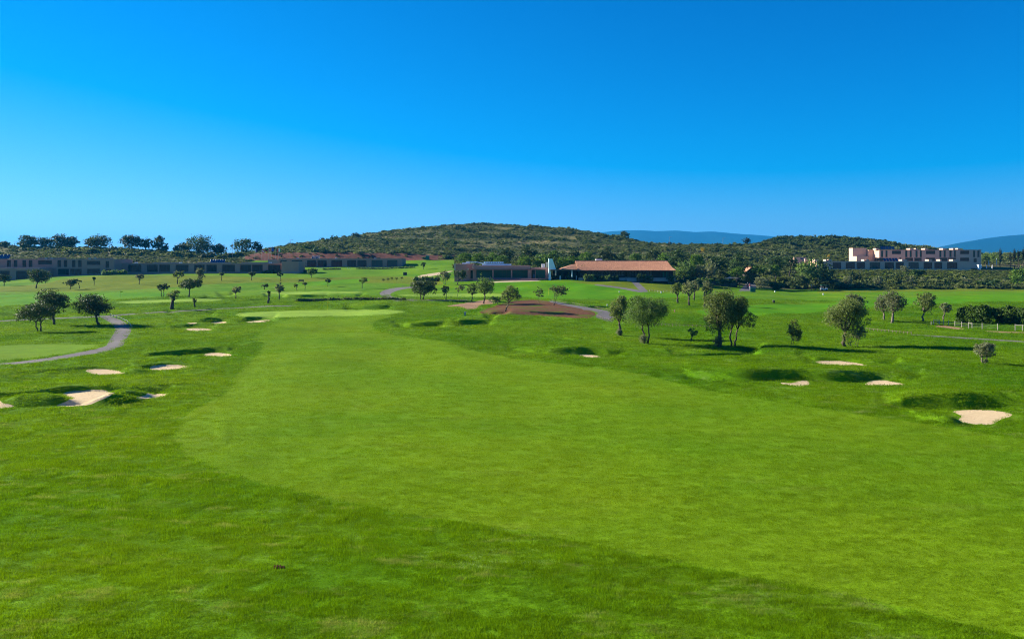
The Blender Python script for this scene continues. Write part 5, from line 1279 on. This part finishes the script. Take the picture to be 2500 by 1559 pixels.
# wire fence with pale posts
FP = [(2273.6,785,794),(2279.3,779.5,793),(2290,779,793),(2293.5,779,793.5),(2303.6,780,793),(2316,781,794.5),(2331.5,783,796),(2348,785,799.5),(2364.5,786,802),(2373.4,787.5,802.5),(2398,788.5,803.5),(2436,789.5,806),(2478.6,791,807.5),(2496.5,792,808.5),(2530,793,810)]
fr = None; top = []
for px, y0, y1 in FP:
    p = cast([(px, y1)], H)[0]; h = (y1 - y0) * p[1] / F
    if fr is None: fr = empty('wire_fence', tuple(p)); tag(fr, 'low wire fence with pale wooden posts before the clipped orange bushes', 'fence'); p0 = p
    q = p - p0; m = MB(); m.tube([tuple(q + (0, 0, -.2)), tuple(q + (0, 0, h))], .042, 6); m.build('post', M['palewood'], fr); top.append((q, h))
for t in (.3, .55, .8):
    m = MB(); m.tube([tuple(q + np.array((0, 0, h * t))) for q, h in top], .009, 4, cap=False); m.build('wire', M['steel'], fr)
for a_, c_ in ((1, 2), (8, 9), (12, 13), (13, 14)):
    m = MB(); m.tube([tuple(top[a_][0] + (0, 0, top[a_][1] * .88)), tuple(top[c_][0] + (0, 0, top[c_][1] * .88))], .038, 6); m.build('rail', M['palewood'], fr)
# low rope edgings
def rope(pts, n, label, h=.42, mat='palewood'):
    xs = np.linspace(0, 1, n); P_ = np.array(pts, float); tt = np.linspace(0, 1, len(P_))
    pp = cast(np.stack([np.interp(xs, tt, P_[:, 0]), np.interp(xs, tt, P_[:, 1])], 1), H); r = empty('rope_edging', tuple(pp[0])); tag(r, label, 'fence', 'low rope edgings along the paths')
    me = None
    for p in pp:
        q = p - pp[0]
        if me is None: m = MB(); m.tube([(0, 0, -.1), (0, 0, h)], .04, 5); me = m.mesh('post', M[mat])
        link('post', me, r, tuple(q))
    m = MB(); L_ = []
    for a_, c_ in zip(pp[:-1], pp[1:]): L_ += [a_ - pp[0] + (0, 0, h * .9), (a_ + c_) / 2 - pp[0] + (0, 0, h * .72)]
    L_.append(pp[-1] - pp[0] + (0, 0, h * .9)); m.tube([tuple(v) for v in L_], .018, 4, cap=False); m.build('rope', M[mat], r)
rope([(1598, 794), (1660, 796.5), (1732, 799.5)], 15, 'pale rope edging between the bushy green olive and the tallest olive', .32, 'wood')
rope([(2115, 805.5), (2170, 811), (2225, 816)], 13, 'pale rope edging right of the dark leathery-leaved olive, meeting the path', .32, 'wood')
rope([(1586, 711), (1612, 713.5), (1645, 714.5)], 9, 'rope edging at the foot of the clubhouse paths')
rope([(1346, 735), (1400, 743), (1450, 751), (1487, 759)], 24, 'dark stake edging along the upper side of the path right of the dirt mound', .35, 'wood')
rope([(1456, 772), (1470, 779), (1488, 783)], 8, 'dark stake edging at the lower side of the path end by the slim olive', .35, 'wood')
rope([(270, 771.5), (290, 779), (312, 789), (322, 802)], 9, 'thin rail edging on the outer bend of the left cart path', .45, 'steel')
rope([(926, 716), (940, 708), (962, 702.5), (1000, 699)], 14, 'dark stake edging on the outer curve of the winding path', .35, 'wood')
# ------------------------------------------------------------------ scrub and grass: masses nobody could count
def gn_scatter(name, P, rot, scl, idx, sources, label=None):
    me = bpy.data.meshes.new(name); me.vertices.add(len(P)); me.vertices.foreach_set('co', np.asarray(P, np.float32).ravel())
    for nm, ty, val in (('rot', 'FLOAT_VECTOR', rot), ('scl', 'FLOAT_VECTOR', scl)):
        at = me.attributes.new(nm, ty, 'POINT'); at.data.foreach_set('vector', np.asarray(val, np.float32).ravel())
    at = me.attributes.new('pick', 'INT', 'POINT'); at.data.foreach_set('value', np.asarray(idx, np.int32))
    o = link(name, me); tag(o, label, kind='stuff')
    cl = bpy.data.collections.new(name + '_sources')
    for i, s in enumerate(sources):
        so = bpy.data.objects.new('%s_source_%02d' % (name, i), s); cl.objects.link(so)
    g = bpy.data.node_groups.new(name, 'GeometryNodeTree')
    g.interface.new_socket('Geometry', in_out='INPUT', socket_type='NodeSocketGeometry')
    g.interface.new_socket('Geometry', in_out='OUTPUT', socket_type='NodeSocketGeometry')
    N = g.nodes; gi, go = N.new('NodeGroupInput'), N.new('NodeGroupOutput')
    ip = N.new('GeometryNodeInstanceOnPoints'); ci = N.new('GeometryNodeCollectionInfo')
    ci.inputs['Collection'].default_value = cl; ci.inputs['Separate Children'].default_value = True; ci.inputs['Reset Children'].default_value = True
    ip.inputs['Pick Instance'].default_value = True
    def na(nm, ty):
        n = N.new('GeometryNodeInputNamedAttribute'); n.data_type = ty; n.inputs['Name'].default_value = nm; return n.outputs['Attribute']
    L = g.links
    L.new(gi.outputs[0], ip.inputs['Points']); L.new(ci.outputs[0], ip.inputs['Instance'])
    L.new(na('pick', 'INT'), ip.inputs['Instance Index'])
    er = N.new('FunctionNodeEulerToRotation'); L.new(na('rot', 'FLOAT_VECTOR'), er.inputs[0]); L.new(er.outputs[0], ip.inputs['Rotation'])
    L.new(na('scl', 'FLOAT_VECTOR'), ip.inputs['Scale']); L.new(ip.outputs[0], go.inputs[0])
    o.modifiers.new('scatter', 'NODES').node_group = g
    return o

rg = np.random.default_rng(77)
def bush_mesh(seed, mat, n=260, size=0.16):
    r = np.random.default_rng(seed)
    lob = [(r.normal() * .25, r.normal() * .25, r.uniform(.2, .5), r.uniform(.25, .42), r.uniform(.25, .42), r.uniform(.22, .4)) for _ in range(5)]
    return leaf_mesh('bush', r, lob, n, size, M[mat], spread=0.28, fill=0.3, asp=1.4)
BS = [bush_mesh(500, 'scrub'), bush_mesh(501, 'scrub'), bush_mesh(502, 'broad'), bush_mesh(503, 'silver'), bush_mesh(504, 'scrub'), bush_mesh(505, 'oak'), bush_mesh(506, 'hedge')]
n0 = 130000
Yr = np.sqrt(rg.uniform(272 ** 2, 640 ** 2, n0)); Ur = rg.uniform(-0.70, 0.70, n0); Xr = Ur * Yr
pxr = CX + F * Ur
keep = sdf(HILLP, Xr, Yr) > 0.6
bank = sdf(BANKP, Xr, Yr) > -0.8
keep &= ~bank | (rg.random(n0) < 0.16)
cl = wav(sines(8, 55, 21), Xr, Yr) + 0.6 * wav(sines(8, 18, 22), Xr, Yr)
clear = ((cl > 1.0) & (Yr > 390)) | ((pxr > 1120) & (pxr < 1420) & (Yr > 440) & (Yr < 478) & (cl > -0.8))
keep &= ~clear | (rg.random(n0) < 0.15)
keep &= ~((pxr > 1985) & (Yr > 331) & (Yr < 374))
keep &= ~((pxr > 1985) & (Yr < 305) & (rg.random(n0) < 0.45))
keep &= ~((pxr < 620) & (Yr < 342) & (rg.random(n0) < .6))
keep &= ~((pxr > 1800) & (pxr < 1850) & (Yr < 275))
keep &= ~((pxr < 330) & (Yr > 390) & (rg.random(n0) < .7))
keep &= rg.random(n0) < np.where(Yr < 345, 1.0, np.where(Yr < 480, 0.62, 0.50))
Xr, Yr, pxr = Xr[keep], Yr[keep], pxr[keep]; n1 = len(Xr)
low = (Yr < 345) & (pxr > 1900)
sz = np.exp(rg.normal(0.22, 0.38, n1)) * np.where(low, 1.0, 1.0)
rise = (pxr > 1890) & (pxr < 2180) & (Yr > 470)
sz = np.where(rise, sz * 1.7, sz)
thick = wav(sines(9, 42, 23), Xr, Yr) + 0.5 * wav(sines(9, 14, 24), Xr, Yr)
sz = sz * np.clip(1 + 0.35 * thick, 0.5, 1.9)
sz = np.where((pxr > 1975) & (Yr > 305) & (Yr < 345), np.minimum(sz, 0.75), sz)
sz = np.where((pxr < 1000) & (Yr < 372), np.minimum(sz, 0.9), sz)
sz = np.where((pxr < 1880) & (Yr > 378), sz * 0.62, sz)
sz = np.clip(sz, 0.4, 4.0)
pk = rg.choice(len(BS), n1, p=[.30, .26, .07, .13, .18, .04, .02])
pk = np.where((thick > 0.9) & (rg.random(n1) < .6), rg.choice([2, 5, 6], n1), pk)
pk = np.where((thick < -0.7) & (rg.random(n1) < .6), rg.choice([0, 1, 3, 4], n1), pk)
pk = np.where(rise, rg.choice([2, 5, 2, 0], n1), pk)
gn_scatter('hill_scrub', np.stack([Xr, Yr, H(Xr, Yr) - 0.05], 1), np.stack([np.zeros(n1), np.zeros(n1), rg.uniform(0, 6.28, n1)], 1),
           np.stack([sz * 1.25, sz * 1.25, sz * rg.uniform(.7, 1.05, n1)], 1), pk, BS, 'dense olive green scrub covering the hills and the bank below the hotel')

def tuft_mesh(seed, mat, n, hmin, hmax, w, patch=0.17):
    r = np.random.default_rng(seed); a = r.uniform(0, 6.283, n); q = patch * np.sqrt(r.random(n)); b = r.uniform(0, 6.283, n)
    x, y, h = np.cos(b) * q, np.sin(b) * q, r.uniform(hmin, hmax, n); dx, dy = np.cos(a) * w, np.sin(a) * w
    lx, ly = r.normal(0, .55, n) * h, r.normal(0, .55, n) * h
    z = np.zeros(n) - 0.004
    Vv = np.stack([np.stack([x - dx, y - dy, z], 1), np.stack([x + dx, y + dy, z], 1), np.stack([x + lx, y + ly, h], 1)], 1).reshape(-1, 3)
    me = np_mesh('tuft', Vv, np.arange(n * 3).reshape(n, 3), M[mat])
    at = me.attributes.new('tint', 'FLOAT', 'POINT'); at.data.foreach_set('value', np.repeat(r.random(n), 3).astype(np.float32)); return me
def grass_pts(n, y0, y1, zone):
    """more but smaller tufts close to the viewer's end of the course, larger patches farther off"""
    Yg = 1 / rg.uniform(1 / y1, 1 / y0, n * 0 + n)          # density per area falls with the square of the distance
    Yg = np.exp(rg.uniform(math.log(y0), math.log(y1), n)); Xg = rg.uniform(-0.72, 0.72, n) * (Yg + 1.5)
    fd = sdf(FAIRP, Xg, Yg); k = fd > 0.05 if zone == 'fair' else fd < -0.02
    for P in sand_polys + NOGRASS:
        m = boxmask(P, Xg, Yg, 0.3) & k
        if m.any(): k[m] &= sdf(P, Xg[m], Yg[m]) < -0.06
    return Xg[k], Yg[k]
NOGRASS = [reg(p, 1) for p, _ in PATHS[:2] + PATHS[3:4] + PATHS[7:8]] + [reg(p, 1) for p, _ in PALED] + [reg(DIRT, 1)] + [reg(p, 1) for p, _ in GREENS] + [reg(p, 1) for p in BRIGHT]
def lay_grass(name, n, y0, y1, zone, srcs, label, zmax, lump=0.0):
    X_, Y_ = grass_pts(n, y0, y1, zone); m = len(X_)
    s = np.clip(Y_ / 22.0, 0.75, 9); zs = np.clip(s, 0.75, zmax) * rg.uniform(.7, 1.25, m)
    if lump: zs *= np.clip(1 + lump * (wav(sines(9, 1.1, 31), X_, Y_) * .6 + wav(sines(9, 3.4, 32), X_, Y_) * .6), .45, 2.0)
    hgt = H(X_, Y_)
    gn_scatter(name, np.stack([X_, Y_, hgt], 1), np.stack([rg.normal(0, .1, m), rg.normal(0, .1, m), rg.uniform(0, 6.28, m)], 1), np.stack([s, s, zs], 1), rg.integers(0, len(srcs), m), srcs, label)
lay_grass('rough_grass', 150000, 11.5, 190, 'rough', [tuft_mesh(600 + i, 'blade', 46, 0.026, .062, .0055) for i in range(4)], 'longer tufty rough grass round the fairway and bunkers', 1.35, 0.55)
lay_grass('fairway_grass', 120000, 15, 150, 'fair', [tuft_mesh(620 + i, 'fblade', 46, .012, .026, .0050) for i in range(4)], 'short mown fairway turf', 1.25)

# ------------------------------------------------------------------ the air: far ranges fade to blue
hm = bpy.data.materials.new('haze_air'); hm.use_nodes = True; ht = hm.node_tree
for n_ in list(ht.nodes):
    if n_.type == 'BSDF_PRINCIPLED': ht.nodes.remove(n_)
pv = ht.nodes.new('ShaderNodeVolumePrincipled')
pv.inputs['Color'].default_value = (0.02, 0.37, 0.88, 1); pv.inputs['Density'].default_value = 8.5e-5; pv.inputs['Anisotropy'].default_value = 0.2
ht.links.new(pv.outputs[0], ht.nodes['Material Output'].inputs['Volume'])
mb = MB(); mb.box(-27500, 27500, -330, 13500, -14, 440)
tag(mb.build('haze', hm), kind='stuff')
